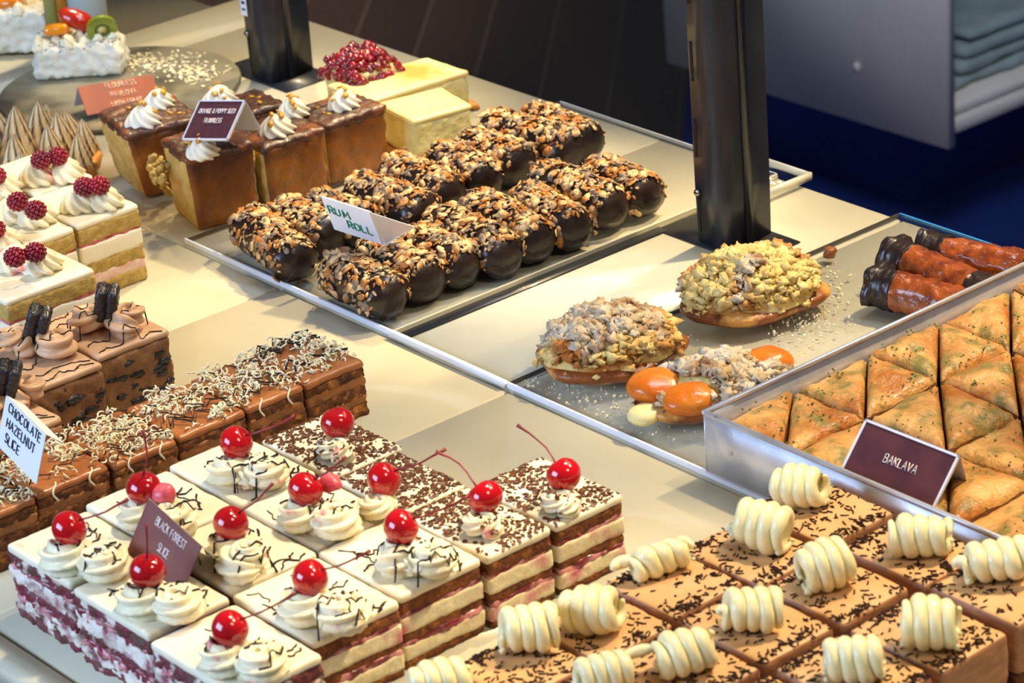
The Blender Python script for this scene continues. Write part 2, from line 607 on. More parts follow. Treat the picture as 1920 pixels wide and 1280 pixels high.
def star_swirl(cx, cy, z, R, H, n=9, depth=.2, twist=1.6, nu=54, nv=16, seed=0, p=.6):
    """a piped star: ridged dome drawn to a twisted tip"""
    V, F = [], []
    for j in range(nv + 1):
        f = j / nv
        rr = R * (1 - f ** 1.5) ** p if f < 1 else 0
        if f < .15:
            rr *= .86 + f
        for i in range(nu):
            a = 2 * math.pi * i / nu
            k = 1 + depth * math.cos(n * (a + twist * f)) * (1 - .5 * f) + .05 * math.sin(3 * a + seed)
            V.append((cx + math.cos(a) * rr * k, cy + math.sin(a) * rr * k, z + H * f))
    for j in range(nv):
        for i in range(nu):
            a, b_ = j * nu + i, j * nu + (i + 1) % nu
            F.append((a, b_, b_ + nu, a + nu))
    F.append(tuple(range(nu))[::-1])
    return V, F


# ------------------------------------------------------------------ writing: strokes of a pen on a unit cell
ST = {
 'A': [[(0, 0), (.35, 1), (.7, 0)], [(.14, .36), (.56, .36)]],
 'B': [[(0, 0), (0, 1), (.4, 1), (.55, .88), (.55, .66), (.4, .54), (0, .54)], [(.4, .54), (.6, .4), (.6, .14), (.42, 0), (0, 0)]],
 'C': [[(.62, .84), (.46, 1), (.22, 1), (.04, .8), (0, .5), (.04, .2), (.22, 0), (.46, 0), (.62, .16)]],
 'D': [[(0, 0), (0, 1), (.34, 1), (.58, .8), (.64, .5), (.58, .2), (.34, 0), (0, 0)]],
 'E': [[(.55, 1), (0, 1), (0, 0), (.55, 0)], [(0, .52), (.48, .52)]],
 'F': [[(.55, 1), (0, 1), (0, 0)], [(0, .52), (.45, .52)]],
 'G': [[(.62, .84), (.46, 1), (.22, 1), (.04, .8), (0, .5), (.04, .2), (.22, 0), (.46, 0), (.62, .14), (.62, .45), (.36, .45)]],
 'H': [[(0, 0), (0, 1)], [(.6, 0), (.6, 1)], [(0, .52), (.6, .52)]],
 'I': [[(.1, 0), (.1, 1)]],
 'K': [[(0, 0), (0, 1)], [(.58, 1), (0, .42)], [(.2, .6), (.62, 0)]],
 'L': [[(0, 1), (0, 0), (.5, 0)]],
 'M': [[(0, 0), (.06, 1), (.38, .3), (.7, 1), (.76, 0)]],
 'N': [[(0, 0), (0, 1), (.62, 0), (.62, 1)]],
 'O': [[(.34, 1), (.1, .86), (0, .5), (.1, .14), (.34, 0), (.58, .14), (.68, .5), (.58, .86), (.34, 1)]],
 'P': [[(0, 0), (0, 1), (.4, 1), (.58, .86), (.58, .62), (.4, .48), (0, .48)]],
 'R': [[(0, 0), (0, 1), (.4, 1), (.58, .86), (.58, .64), (.4, .5), (0, .5)], [(.3, .5), (.6, 0)]],
 'S': [[(.54, .86), (.4, 1), (.16, 1), (.02, .84), (.06, .64), (.28, .52), (.5, .4), (.56, .2), (.42, .02), (.16, 0), (0, .14)]],
 'T': [[(.3, 0), (.3, 1)], [(0, 1), (.6, 1)]],
 'U': [[(0, 1), (0, .3), (.12, .04), (.32, 0), (.5, .06), (.6, .3), (.6, 1)]],
 'V': [[(0, 1), (.33, 0), (.66, 1)]],
 'W': [[(0, 1), (.22, 0), (.44, .8), (.66, 0), (.88, 1)]],
 'Y': [[(0, 1), (.3, .5), (.6, 1)], [(.3, .5), (.3, 0)]],
 'Z': [[(0, 1), (.58, 1), (0, 0), (.6, 0)]],
 '&': [[(.62, 0), (.12, .72), (.14, .92), (.3, 1), (.44, .9), (.42, .7), (.06, .36), (.04, .12), (.2, 0), (.42, .06), (.6, .38)]],
}


def lettering(name, lines, O, U, Vv, N_, hgt, gap, ink, parent, pen=.00035, wob=0, seed=1, offs=None, wide=1.0):
    """writes centred lines on the plane through O (centre) along U, upwards Vv"""
    rng = random.Random(seed)
    mb = MB()
    nl = len(lines)
    for li, txt in enumerate(lines):
        adv = []
        x = 0
        for ch in txt:
            if ch == ' ':
                x += .5
                adv.append(None)
                continue
            wd = max(p[0] for s in ST[ch] for p in s)
            adv.append(x)
            x += wd + .24
        tot = x - .24
        y0 = ((nl - 1) / 2 - li) * gap - hgt / 2
        ox = offs[li] if offs else 0
        for ch, a in zip(txt, adv):
            if a is None:
                continue
            jx, jy = rng.uniform(-wob, wob), rng.uniform(-wob, wob)
            for s in ST[ch]:
                P = []
                for (px_, py_) in s:
                    X = (a + px_ + jx + rng.uniform(-wob, wob) * .5 - tot / 2) * hgt * wide + ox
                    Y = (py_ + jy + rng.uniform(-wob, wob) * .5) * hgt + y0
                    P.append(O + U * X + Vv * Y + N_ * .0003)
                mb.add(*tube(P, pen, 5))
    return mb.build(name, ink, parent)


def card3d(TL, TR, BR, BL, z, W, anchor='BL', near=1):
    """corners of a rectangular card of width W seen at four pixels; its anchor corner stands at height z"""
    u = ((TR[0] - TL[0] + BR[0] - BL[0]) / 2, (TR[1] - TL[1] + BR[1] - BL[1]) / 2)
    v = ((BL[0] - TL[0] + BR[0] - TR[0]) / 2, (BL[1] - TL[1] + BR[1] - TR[1]) / 2)
    B = at(BL[0], BL[1], z) if anchor == 'BL' else at(BR[0], BR[1], z)
    k = (B - CAM).dot(FW) / FPX
    u = (u[0] * k, u[1] * k)
    v = (v[0] * k, v[1] * k)
    du = -near * math.sqrt(max(1e-8, W * W - u[0] ** 2 - u[1] ** 2))
    dv = -(u[0] * v[0] + u[1] * v[1]) / du
    U3 = RT * u[0] - UP * u[1] + FW * du
    V3 = RT * v[0] - UP * v[1] + FW * dv
    if anchor == 'BL':
        bl = B
        br = B + U3
    else:
        br = B
        bl = B - U3
    return bl - V3, br - V3, br, bl


def slab(a, b_, c, d, th, n=None):
    """a thin solid plate on four corners, th deep away from normal n"""
    n = n or (b_ - a).cross(d - a).normalized()
    V = [a, b_, c, d, a - n * th, b_ - n * th, c - n * th, d - n * th]
    F = [(0, 1, 2, 3), (7, 6, 5, 4), (0, 4, 5, 1), (1, 5, 6, 2), (2, 6, 7, 3), (3, 7, 4, 0)]
    return V, F


def price_card(label, corners, z, W, face, lines, ink, hgt, gap, pen=.00035, wob=0, rim=0, anchor='BL', leaf=None,
               near=1, off=(0, 0), offs=None, seed=1, leafmat='card_white', wide=1.0, leaflen=.9, leafdir=None):
    tl, tr, br, bl = card3d(*corners, z, W, anchor, near)
    n = (tr - tl).cross(bl - tl).normalized()
    if n.dot(CAM - tl) < 0:
        n = -n
    base = thing('price_card', label, 'sign', tuple(bl))
    o0 = Vector(bl)
    tl, tr, br, bl = [p - o0 for p in (tl, tr, br, bl)]
    U = (tr - tl).normalized()
    Vv = (tl - bl).normalized()
    if rim:
        a = U * rim
        b2 = Vv * rim
        MB().add(*slab(tl + a - b2, tr - a - b2, br - a + b2, bl + a + b2, .0008, n)).build('printed_face', face, base, False)
        mb = MB()
        t_ = .0022
        for q in ((tl, tr, tr - b2, tl - b2), (bl + b2, br + b2, br, bl), (tl, tl + a, bl + a, bl), (tr - a, tr, br, br - a)):
            mb.add(*slab(*[p + n * .0006 for p in q], t_, n))
        mb.build('clear_holder', 'clear_rim', base, False)
    else:
        MB().add(*slab(tl, tr, br, bl, .0007, n)).build('printed_face', face, base, False)
    # back leaf of the folded card, going away and down from the top fold
    H = (tl - bl).length
    d = leafdir if leafdir else (-n * .75 + Vector((0, 0, -.66))).normalized()
    d = (d - U * d.dot(U)).normalized()
    e = .0008
    MB().add(*slab(tl - n * e, tr - n * e, tr - n * e + d * H * leaflen, tl - n * e + d * H * leaflen, .0007, -n)).build('back_leaf', leafmat, base, False)
    ctr = (tl + br) / 2 + U * off[0] + Vv * off[1]
    lettering('lettering', lines, ctr, U, Vv, n, hgt, gap, ink, base, pen, wob, seed, offs, wide)
    return base

# ------------------------------------------------------------------ the setting
def struct(name, v, f, m, smooth=False):
    mb = MB()
    mb.add(v, f)
    return tag(mb.build(name, m, None, smooth), kind='structure')


fz = -.8
fm = MB().add(*box(-7, 3, -3, 9, fz - .05, fz)).build('floor', 'floor_wood', None, False)
fm['kind'] = 'structure'
struct('wall_back', *box(-7, 3, 9, 9.1, fz, 2.4), 'cab_white')
struct('wall_left', *box(-7.1, -7, -3, 9, fz, 2.4), 'cab_white')
# plank joints of the floor run diagonally
nt = M['floor_wood'].node_tree
tc = nt.nodes.new('ShaderNodeTexCoord')
mp = nt.nodes.new('ShaderNodeMapping')
mp.inputs['Rotation'].default_value = (0, 0, math.radians(45))
wv = nt.nodes.new('ShaderNodeTexBrick')
wv.offset = .37
wv.inputs['Scale'].default_value = 1
wv.inputs['Brick Width'].default_value = 9
wv.inputs['Row Height'].default_value = .118
wv.inputs['Mortar Size'].default_value = .0022
wv.inputs['Mortar Smooth'].default_value = .2
wv.inputs['Color1'].default_value = lin('#33251a')
wv.inputs['Color2'].default_value = lin('#2a1e15')
wv.inputs['Mortar'].default_value = lin('#4c4238')
mp.inputs['Rotation'].default_value = (0, 0, math.radians(-135))
nt.links.new(tc.outputs['Object'], mp.inputs['Vector'])
nt.links.new(mp.outputs['Vector'], wv.inputs['Vector'])
nt.links.new(wv.outputs['Color'], nt.nodes['Principled BSDF'].inputs['Base Color'])

# shelf boards: two rows of cream panels on a dark under-frame
seams = [-1.10, -.832, -.755, -.485, -.215, .062, .335, .61, .88]
def board(x0, x1, y0, y1, label):
    g = .0010
    o = MB().add(*bevbox(x0 + g, x1 - g, y0 + g, y1 - g, -.018, 0, .0012)).build('shelf_board', 'board')
    return tag(o, label, 'board', 'cream panels of the display shelf')
for i in range(1, 8):
    board(seams[i], seams[i + 1], -.0545, .350,
          ['', 'narrow cream shelf board at the back left under the round metal platter',
           'cream shelf board at the back under the orange cakes and cheesecakes',
           'cream shelf board at the back left of the rum rolls under the price card',
           'cream shelf board at the back between the almond rolls and the crumble pastries',
           'cream shelf board at the back under the crumble pastries',
           'cream shelf board at the back under the metal baklava tray',
           'cream shelf board at the back right corner beyond the baklava'][i])
board(-1.10, -.832, -.30, .132, 'cream shelf board at the far left under the whole pavlova')
for i in range(1, 8):
    board(seams[i], seams[i + 1], -.487, -.0555,
          ['', 'narrow cream shelf board at the left edge in front of the platter',
           'cream shelf board at the front left under the meringue tart',
           'cream shelf board at the front under the raspberry slices',
           'cream shelf board at the front under the oreo-like cookie slices and hazelnut row',
           'cream shelf board at the front under the cherry slices',
           'cream shelf board at the front under the chocolate mousse squares',
           'cream shelf board at the front right under the last mousse squares'][i].replace('oreo-like ', 'black '))
strip = MB().add(*bevbox(-.215, .88, -.5115, -.4895, -.018, -.0005, .001)).build('shelf_lip', 'board')
tag(strip, 'narrow cream strip along the front edge of the shelf at bottom left', 'shelf edge')
MB().add(*box(-1.12, .9, -.50, .345, -.05, -.0185)).build('under_frame', 'board_edge', None, False)
tag(bpy.data.objects['under_frame'], 'dark frame under the cream shelf boards', 'frame')
rl = MB().add(*bevbox(-.3, .95, -.60, -.513, -.06, -.022, .003)).build('front_rail', 'rail')
tag(rl, 'dark grey rail in front of the shelf at the bottom left corner', 'rail')

# acrylic sheets lying on the boards
def sheet(x0, x1, y0, y1, label, edge='sheet_edge', back='sheet_edge'):
    z = .0042
    t = thing('acrylic_sheet', label, 'sheet', ((x0 + x1) / 2, (y0 + y1) / 2, 0), group='clear acrylic sheets on the shelf')
    cx, cy = (x0 + x1) / 2, (y0 + y1) / 2
    a, b_, c, d = x0 - cx, x1 - cx, y0 - cy, y1 - cy
    v = [(a, c, z), (b_, c, z), (b_, d, z), (a, d, z)]
    V, F = box(a, b_, c, d, .0006, z)
    MB().add(V, F).build('clear_pane', 'sheet', t, False)
    e = .0016
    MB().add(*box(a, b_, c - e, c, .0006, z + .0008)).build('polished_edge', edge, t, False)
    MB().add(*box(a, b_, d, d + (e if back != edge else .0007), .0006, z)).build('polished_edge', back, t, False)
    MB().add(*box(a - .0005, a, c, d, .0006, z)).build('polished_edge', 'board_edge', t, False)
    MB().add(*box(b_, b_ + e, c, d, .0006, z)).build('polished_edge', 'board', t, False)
    return t
SZ = .0044
sheet(-.345, -.076, -.052, .348, 'clear acrylic sheet under the almond rum rolls')
sheet(.058, .36, -.052, .350, 'clear acrylic sheet under the crumble pastries with a blue back edge', back='sheet_blue')
g = MB().add(*bevbox(-.0755, .0575, -.0565, -.0520, .0006, .006, .0008)).build('acrylic_strip', 'sheet_edge')
tag(g, 'bright clear strip on the bare board between the rolls and the crumble pastries', 'strip')
MB().add(*bevbox(-.0738, -.0628, -.05, .215, .0003, .0012, .0002)).build('slotted_rail', 'black_metal')
tag(bpy.data.objects['slotted_rail'], 'thin dark metal strip running beside the almond rolls to the right post', 'rail')
# small acrylic ledge behind the right post
t = thing('acrylic_tray', 'small raised clear acrylic ledge sticking out behind the right post', 'tray', (-.075, .345, 0))
p1, p2 = at(1440, 322, .012), at(1482, 340, .012)
MB().add(*bevbox(-.05, .03, -.035, .012, .004, .010, .001)).build('clear_pane', 'sheet', t)
MB().add(*bevbox(.0285, .0315, -.035, .012, .004, .0110, .0005)).build('polished_edge', 'board', t)
MB().add(*bevbox(-.05, .030, .0105, .012, .004, .0105, .0004)).build('polished_edge', 'board', t)


# ------------------------------------------------------------------ posts
def post(px, label, sticker=False, screwz=.045):
    t = thing('shelf_post', label, 'post', (px, .235, 0), group='black metal uprights')
    V, F, _ = rbox((-.016, .020, -.024, .026, .001, .75), r=.004, step=.05)
    MB().add(V, F).build('upright', 'black_metal', t)
    MB().add(*bevbox(.0195, .0215, -.004, .004, .002, .75, .0008)).build('ridge', 'black_metal', t)
    MB().add(*bevbox(-.060, .045, -.026, .030, .0, .0012, .0003)).build('foot_plate', 'black_metal', t)
    for k in range(7):
        z0 = .012 + k * .062
        MB().add(*bevbox(-.0115, -.0085, -.0246, -.0238, z0, z0 + .032, .0003)).build('slot', 'slot', t)
    V, F = tube([(-.0105, -.0242, screwz), (-.0105, -.0262, screwz)], [.0032, .0026], 14)
    s = MB().add(V, F).build('screw', 'steel', t)
    MB().add(*box(-.0127, -.0083, -.0266, -.0261, screwz - .0004, screwz + .0004)).build('screw_slot', 'slot', s, False)
    if sticker:
        s = MB().add(*box(-.0155, -.0065, -.0249, -.0241, .062, .125)).build('sticker', 'card_white', t, False)
        mb = MB()
        for k in range(9):
            z = .067 + k * .006
            mb.add(*box(-.0135, -.0085, -.0252, -.0249, z, z + .002 + (k % 3) * .0008))
        mb.build('sticker_print', 'ink_black', s, False)
    return t


q = at(1372, 470, 0)
post(-.010, 'black metal upright at the right, in front of the navy floor')
bpy.data.objects['shelf_post'].location = (-.012, .236, 0)
p = post(-.612, 'black metal upright at the left with a white sticker', True)
p.location = (-.612, .238, 0)

# ------------------------------------------------------------------ far background
u45 = Vector((1, 1, 0)).normalized()
d45 = Vector((-1, 1, 0)).normalized()
a0 = at(1288, 200, fz)
mm = MB()
V = []
for s1, s2 in ((0, -2.5), (3.2, -2.5), (3.2, 3), (0, 3)):
    for z in (fz + .001, fz + .010):
        pnt = a0 + u45 * s1 + d45 * s2
        V.append((pnt.x, pnt.y, z))
mm.add(V, [(0, 2, 4, 6)[::-1], (1, 3, 5, 7), (0, 2, 3, 1), (2, 4, 5, 3), (4, 6, 7, 5), (6, 0, 1, 7)])
tag(mm.build('floor_mat', 'navy', None, False), 'dark navy mat covering the shop floor behind the right side of the shelf', 'mat')

cz = -.62
A_, B_ = at(1240, 122, cz), at(1785, 280, cz)
cy = (A_.y + B_.y) / 2
t = thing('shelf_cabinet', 'grey-white laminate shelving unit standing on the floor in the background', 'cabinet', (B_.x, cy, fz))
wd = B_.x - A_.x
zb = cz - fz
zt = zb + .62
MB().add(*bevbox(-wd, 0, 0, .018, zb, zt, .004)).build('side_panel', 'cab_white', t)
MB().add(*bevbox(-wd, -.002, .019, .60, zb + .045, zb + .063, .001)).build('shelf', 'cab_white', t)
MB().add(*bevbox(-.016, -.001, .019, .60, zb + .02, zb + .045, .001)).build('shelf_lip', 'cab_white', t)
MB().add(*bevbox(-wd, -wd + .018, .019, .60, zb, zt, .002)).build('back_panel', 'cab_white', t)
MB().add(*bevbox(-wd, 0, .601, .62, zb, zt, .003)).build('side_panel', 'cab_white', t)
MB().add(*bevbox(-wd, -.002, .019, .60, zt - .018, zt, .001)).build('shelf', 'cab_white', t)
MB().add(*bevbox(-wd + .02, -.18, .12, .50, .0, zb + .044, .002)).build('plinth', 'navy', t)
V, F = ball((-.17, -.0005, zb + .085), .007, 12, 8, (1, .5, 1))
MB().add(V, F).build('screw_cap', 'cab_white', t)
mb = MB()
for k in range(4):
    V, F, _ = rbox((-.20 + k * .004, -.03, .05 + k * .01, .30 - k * .015, zb + .064 + k * .02, zb + .083 + k * .02), r=.009, step=.02, amp=.006, asc=22, seed=k)
    mb.add(V, F)
tag(mb.build('folded_cloth', 'cloth', None), 'pale folded cloth lying inside the grey-white shelving unit', 'cloth')
bpy.data.objects['folded_cloth'].location = (B_.x, cy, fz)

# ------------------------------------------------------------------ builders
rnd = random.Random(7)


def stack(parent, x0, x1, y0, y1, spec, seed, z=0.0, r=.0012):
    """cake layers from the bottom up: (name, thickness, material, side roughness, inset)"""
    for i, (nm, th, m, amp, ins) in enumerate(spec):
        V, F, _ = rbox((x0 + ins, x1 - ins, y0 + ins, y1 - ins, z - (.0012 if i else 0), z + th + .0008), r=min(r, th * .45), step=.0026, amp=amp, asc=170,
                       seed=seed + i * 1.7, topamp=.0002, warp=lambda p, i=i, z=z, th=th: Vector((p.x, p.y, p.z + ((.0014 * nz((p.x, p.y, 0), 45, seed + i) + .0009 * nz((p.x, p.y, 0), 150, seed + i)) if p.z > z + th * .5 and i < len(spec) - 1 else (-.0 if not i else .0012 * nz((p.x, p.y, 0), 60, seed + i + 3))))))
        MB().add(V, F).build(nm, m, parent)
        z += th
    return z


def cherry_on(parent, c, rng, stemdir=None, r=.0112, tilt=None):
    c = Vector(c)
    V, F = ball((0, 0, 0), r, 24, 16, (1, 1, .94), dimple=.22, amp=.0005, asc=90, seed=rng.random() * 9)
    ax = Vector(stemdir if stemdir else (0, 0, 1)).normalized()
    R = Vector((0, 0, 1)).rotation_difference((ax + Vector((0, 0, .35))).normalized()).to_matrix().to_4x4()
    ch = MB().add(V, F, 0, R).build('cherry', 'cherry', parent, loc=c)
    if stemdir:
        d = Vector(stemdir)
        L_ = d.length
        s0 = (R @ Vector((0, 0, r * .78)))
        side = d.cross(Vector((0, 0, 1)))
        side = side.normalized() if side.length > 1e-6 else Vector((1, 0, 0))
        P = [s0 + d * f + side * (rng.uniform(.08, .16) * L_) * math.sin(f * math.pi) * (1 if rng.random() < .5 else 1) for f in (0, .15, .35, .55, .75, .9, 1)]
        MB().add(*tube(P, [.0007, .0006, .0006, .0006, .0007, .0009, .0013], 7)).build('stem', 'stem', ch)
    return ch


def cherry_slice(x0, x1, y0, y1, label, px, kind, seed, stemdir, messy=False, h=0, cream_off=None):
    rng = random.Random(seed)
    cx, cy = (x0 + x1) / 2, (y0 + y1) / 2
    t = thing('black_forest_slice', label, 'cake slice', (cx, cy, 0), group='black forest slices with cherries')
    a, b_, c, d = x0 - cx + .0006, x1 - cx - .0006, y0 - cy + .0006, y1 - cy - .0006
    sp, cr = ('messy_sponge', 'messy_cream') if messy else ('choc_sponge', 'layer_cream')
    k = 3.6 if messy else 1
    spec = [('sponge_layer', .0060, sp, .0010 * k, .0006), ('cream_layer', .0085, cr, .0007 * k, .0002), ('jam_layer', .0034, 'layer_jam', .0012 * k, .0006),
            ('sponge_layer', .0066, sp, .0011 * k, .0008), ('cream_layer', .0098, cr, .0007 * k, .0), ('jam_layer', .0028, 'layer_jam', .0010 * k, .0006),
            ('sponge_layer', .0072, sp, .0010 * k, .0006)]
    z = stack(t, a, b_, c, d, spec, seed)
    top = MB()
    V, F, _ = rbox((a, b_, c, d, z, z + .0062 + h), r=.0022, step=.0025, amp=.0004, asc=90, seed=seed, topamp=.0003)
    top.add(V, F)
    top.build('cream_top', 'icing_pink' if seed % 2 else 'icing', t)
    zt = z + .0060 + h
    cpos = at(px[0], px[1], zt + .026)
    ccx, ccy = cpos.x - cx, cpos.y - cy
    sw = MB()
    if kind == 'drizzle':
        V, F = coil(ccx - .001, ccy - .002, zt, .0110, 1.5, .0088, .005, a0=rng.uniform(0, 6))
        sw.add(V, F)
        ox, oy = cream_off or (.021, .003)
        V, F = coil(ccx + ox, ccy + oy, zt, .0105, 1.7, .0088, .009, a0=rng.uniform(0, 6), mirror=-1)
        sw.add(V, F)
        V, F = tube([Vector((ccx + ox * f, ccy + oy * f, zt + .006)) for f in (.2, .4, .6, .8)], .0085, 22, .2, 6, 200)
        sw.add(V, F)
        zc = zt + .0235
    else:
        V, F = coil(ccx - .004, ccy - .003, zt, .009, 1.5, .0062, .005, a0=rng.uniform(0, 6))
        sw.add(V, F)
        zc = zt + .018
    cp = at(px[0], px[1], zc)
    sw.build('cream_swirl', 'cream_pink', t)
    cherry_on(t, (cp.x - cx, cp.y - cy, zc), rng, stemdir)
    tr = bvh(top, sw)
    dm = MB()
    if kind == 'drizzle':
        for k_ in range(8):
            f = rng.uniform(.08, .9)
            xx = ccx + .012 + .040 * (k_ - 3.5 + rng.uniform(-.8, .8)) / 4
            drape(dm, tr, zigzag(rng, xx - .006 * rng.uniform(-1, 1), c + rng.uniform(.003, .018), xx + .006 * rng.uniform(-1, 1), d - rng.uniform(.003, .018), 7, .003), .00066, rng)
        for k_ in range(3):
            yy = c + (d - c) * rng.uniform(.1, .9)
            xs = rng.uniform(a + .004, b_ - .035)
            drape(dm, tr, zigzag(rng, xs, yy, xs + rng.uniform(.015, .034), yy + rng.uniform(-.008, .008), 4, .002), .0004, rng)
        dm.build('chocolate_drizzle', 'drizzle', t)
    else:
        n = 0
        for k_ in range(1000):
            x, y = rng.uniform(a + .001, b_ - .001), rng.uniform(c + .001, d - .001)
            if nz((x, y, 0), 55, seed) < -.30 and rng.random() < .85:
                continue
            hp, hn = drop(tr, x, y, 1, zt)
            if hp.z > zt + .006 and rng.random() < .6:
                continue
            nn = (hn + Vector((rng.uniform(-.4, .4), rng.uniform(-.4, .4), 0))).normalized()
            dm.add(*flake(hp + Vector((0, 0, .0002)), nn, rng.uniform(.0006, .0021), rng, rng.uniform(.4, .9), .0004, 5))
        dm.build('chocolate_shavings', 'flake', t, False, kind='stuff')
    return t


BF = [
 (.072, .1465, -.470, -.409, (130, 990), 'drizzle', (.020, .024, .012), 'cream-topped black forest slice at the far left corner, behind the brown price card', True),
 (.1515, .234, -.472, -.412, (277, 1070), 'drizzle', (.001, .002, .022), 'cream-topped black forest slice directly in front of its brown price card, cherry stem upright', True),
 (.240, .328, -.476, -.414, (431, 1178), 'drizzle', (.020, .026, .014), 'cream-topped black forest slice at the bottom edge, nearest the glass on the left', True),
 (.064, .143, -.407, -.342, (270, 915), 'drizzle', (.000, .004, .030), 'cream-topped black forest slice with a squashed cherry piece, behind the brown price card', False),
 (.145, .229, -.408, -.343, (433, 981), 'drizzle', (.014, .018, .018), 'cream-topped black forest slice right of the brown price card, short stem leaning right', False),
 (.231, .313, -.411, -.346, (582, 1083), 'drizzle', (.020, .022, .011), 'cream-topped black forest slice in the front row between two cherry slices, long bent stem', False),
 (.060, .142, -.340, -.279, (443, 830), 'drizzle', (.022, .024, .012), 'cream-topped black forest slice nearest the hazelnut row with the thickest cream mound', False),
 (.144, .224, -.341, -.2805, (573, 917), 'drizzle', (.010, .018, .012), 'cream-topped black forest slice in the middle with a pink cherry scrap on its cream', False),
 (.226, .309, -.344, -.280, (752, 988), 'drizzle', (.018, .030, .010), 'cream-topped black forest slice at the right front corner of the drizzled block', False),
 (.076, .156, -.277, -.219, (633, 793), 'speck', None, 'chocolate-speckled black forest slice beside the hazelnut row, top of the block', False),
 (.158, .236, -.279, -.225, (720, 898), 'speck', (.020, .026, .012), 'chocolate-speckled black forest slice behind the drizzled block with dark red cherry', False),
 (.229, .311, -.2785, -.226, (910, 932), 'speck', (-.030, -.006, .016), 'chocolate-speckled black forest slice with a cherry stem pointing back to the left', False),
 (.232, .312, -.224, -.168, (1057, 890), 'speck', (-.030, -.004, .018), 'chocolate-speckled black forest slice at the right end of the block', False),
]
# keep neighbours in the same column apart
for i, (x0, x1, y0, y1, px, kd, sd, lb, ms) in enumerate(BF):
    if i == 10:
        x0, x1, y0 = .1575, .2275, -.2775
    t = cherry_slice(x0, x1, y0, y1, lb, px, kd, 11 + i, sd, ms, cream_off={0: (.026, .004), 4: (.018, -.004), 6: (.021, .004)}.get(i))
    if i in (3, 7):
        q = at(*((308, 925), (619, 905))[i == 7], .073)
        V, F = ball((0, 0, 0), .0075, 14, 9, (1.1, 1, .8), amp=.002, asc=150, seed=i)
        MB().add(V, F).build('cherry_piece', mat('crushed_cherry', '#c8404c', '#e27078', 90, .3), t, loc=(q.x - t.location.x, q.y - t.location.y, q.z))


# ---- chocolate mousse squares with white chocolate curls
def curl_mesh(L_, R, seed, tail=0, turns=4.2, ragged=True):
    rng = random.Random(seed)
    pitch = L_ / turns
    rad = pitch * .64
    P, Rr = [], []
    n = int(turns * 20)
    for i in range(n + 1):
        f = i / n
        a = 2 * math.pi * turns * f + seed
        rr = (R - rad) * (1 + .10 * math.sin(f * 5 + seed) - .12 * abs(2 * f - 1) ** 2)
        P.append(Vector((-L_ / 2 + L_ * f, math.cos(a) * rr, math.sin(a) * rr)))
        Rr.append(rad * (.95 + .1 * math.sin(i * .9 + seed)) * min(1, .3 + 6 * min(f, 1 - f)))
    if tail:
        e = P[0]
        T = [e + Vector((-tail * g_, .004 * math.sin(g_ * 3), -.3 * tail * g_ + .2 * tail * g_ * g_)) for g_ in (1, .85, .7, .55, .4, .25, .1)]
        P = T + P
        Rr = [rad * .35, rad * .5, rad * .6, rad * .65, rad * .7, rad * .7, rad * .6] + Rr
    mb = MB()
    mb.add(*tube(P, Rr, 12))
    if ragged:
        for k in range(7):
            a = rng.uniform(0, 6.28)
            ex = rng.choice((-1, 1)) * L_ * .47
            mb.add(*blob((ex, math.cos(a) * R * .6, -R * .55 + math.sin(a) * .002), rng.uniform(.0012, .0026), seed + k, .5))
    # inner sheet so the roll is closed
    V, F = [], []
    nn, st = 26, 10
    for j in range(st + 1):
        for i in range(nn):
            a = 2 * math.pi * i / nn
            rr = (R - rad * .75) * (1.0 - .10 * abs(2 * j / st - 1) ** 2)
            V.append((-L_ * .42 + L_ * .84 * j / st, math.cos(a) * rr, math.sin(a) * rr))
    for j in range(st):
        for i in range(nn):
            p_, q_ = j * nn + i, j * nn + (i + 1) % nn
            F.append((p_, q_, q_ + nn, p_ + nn))
    mb.add(V, F)
    return mb


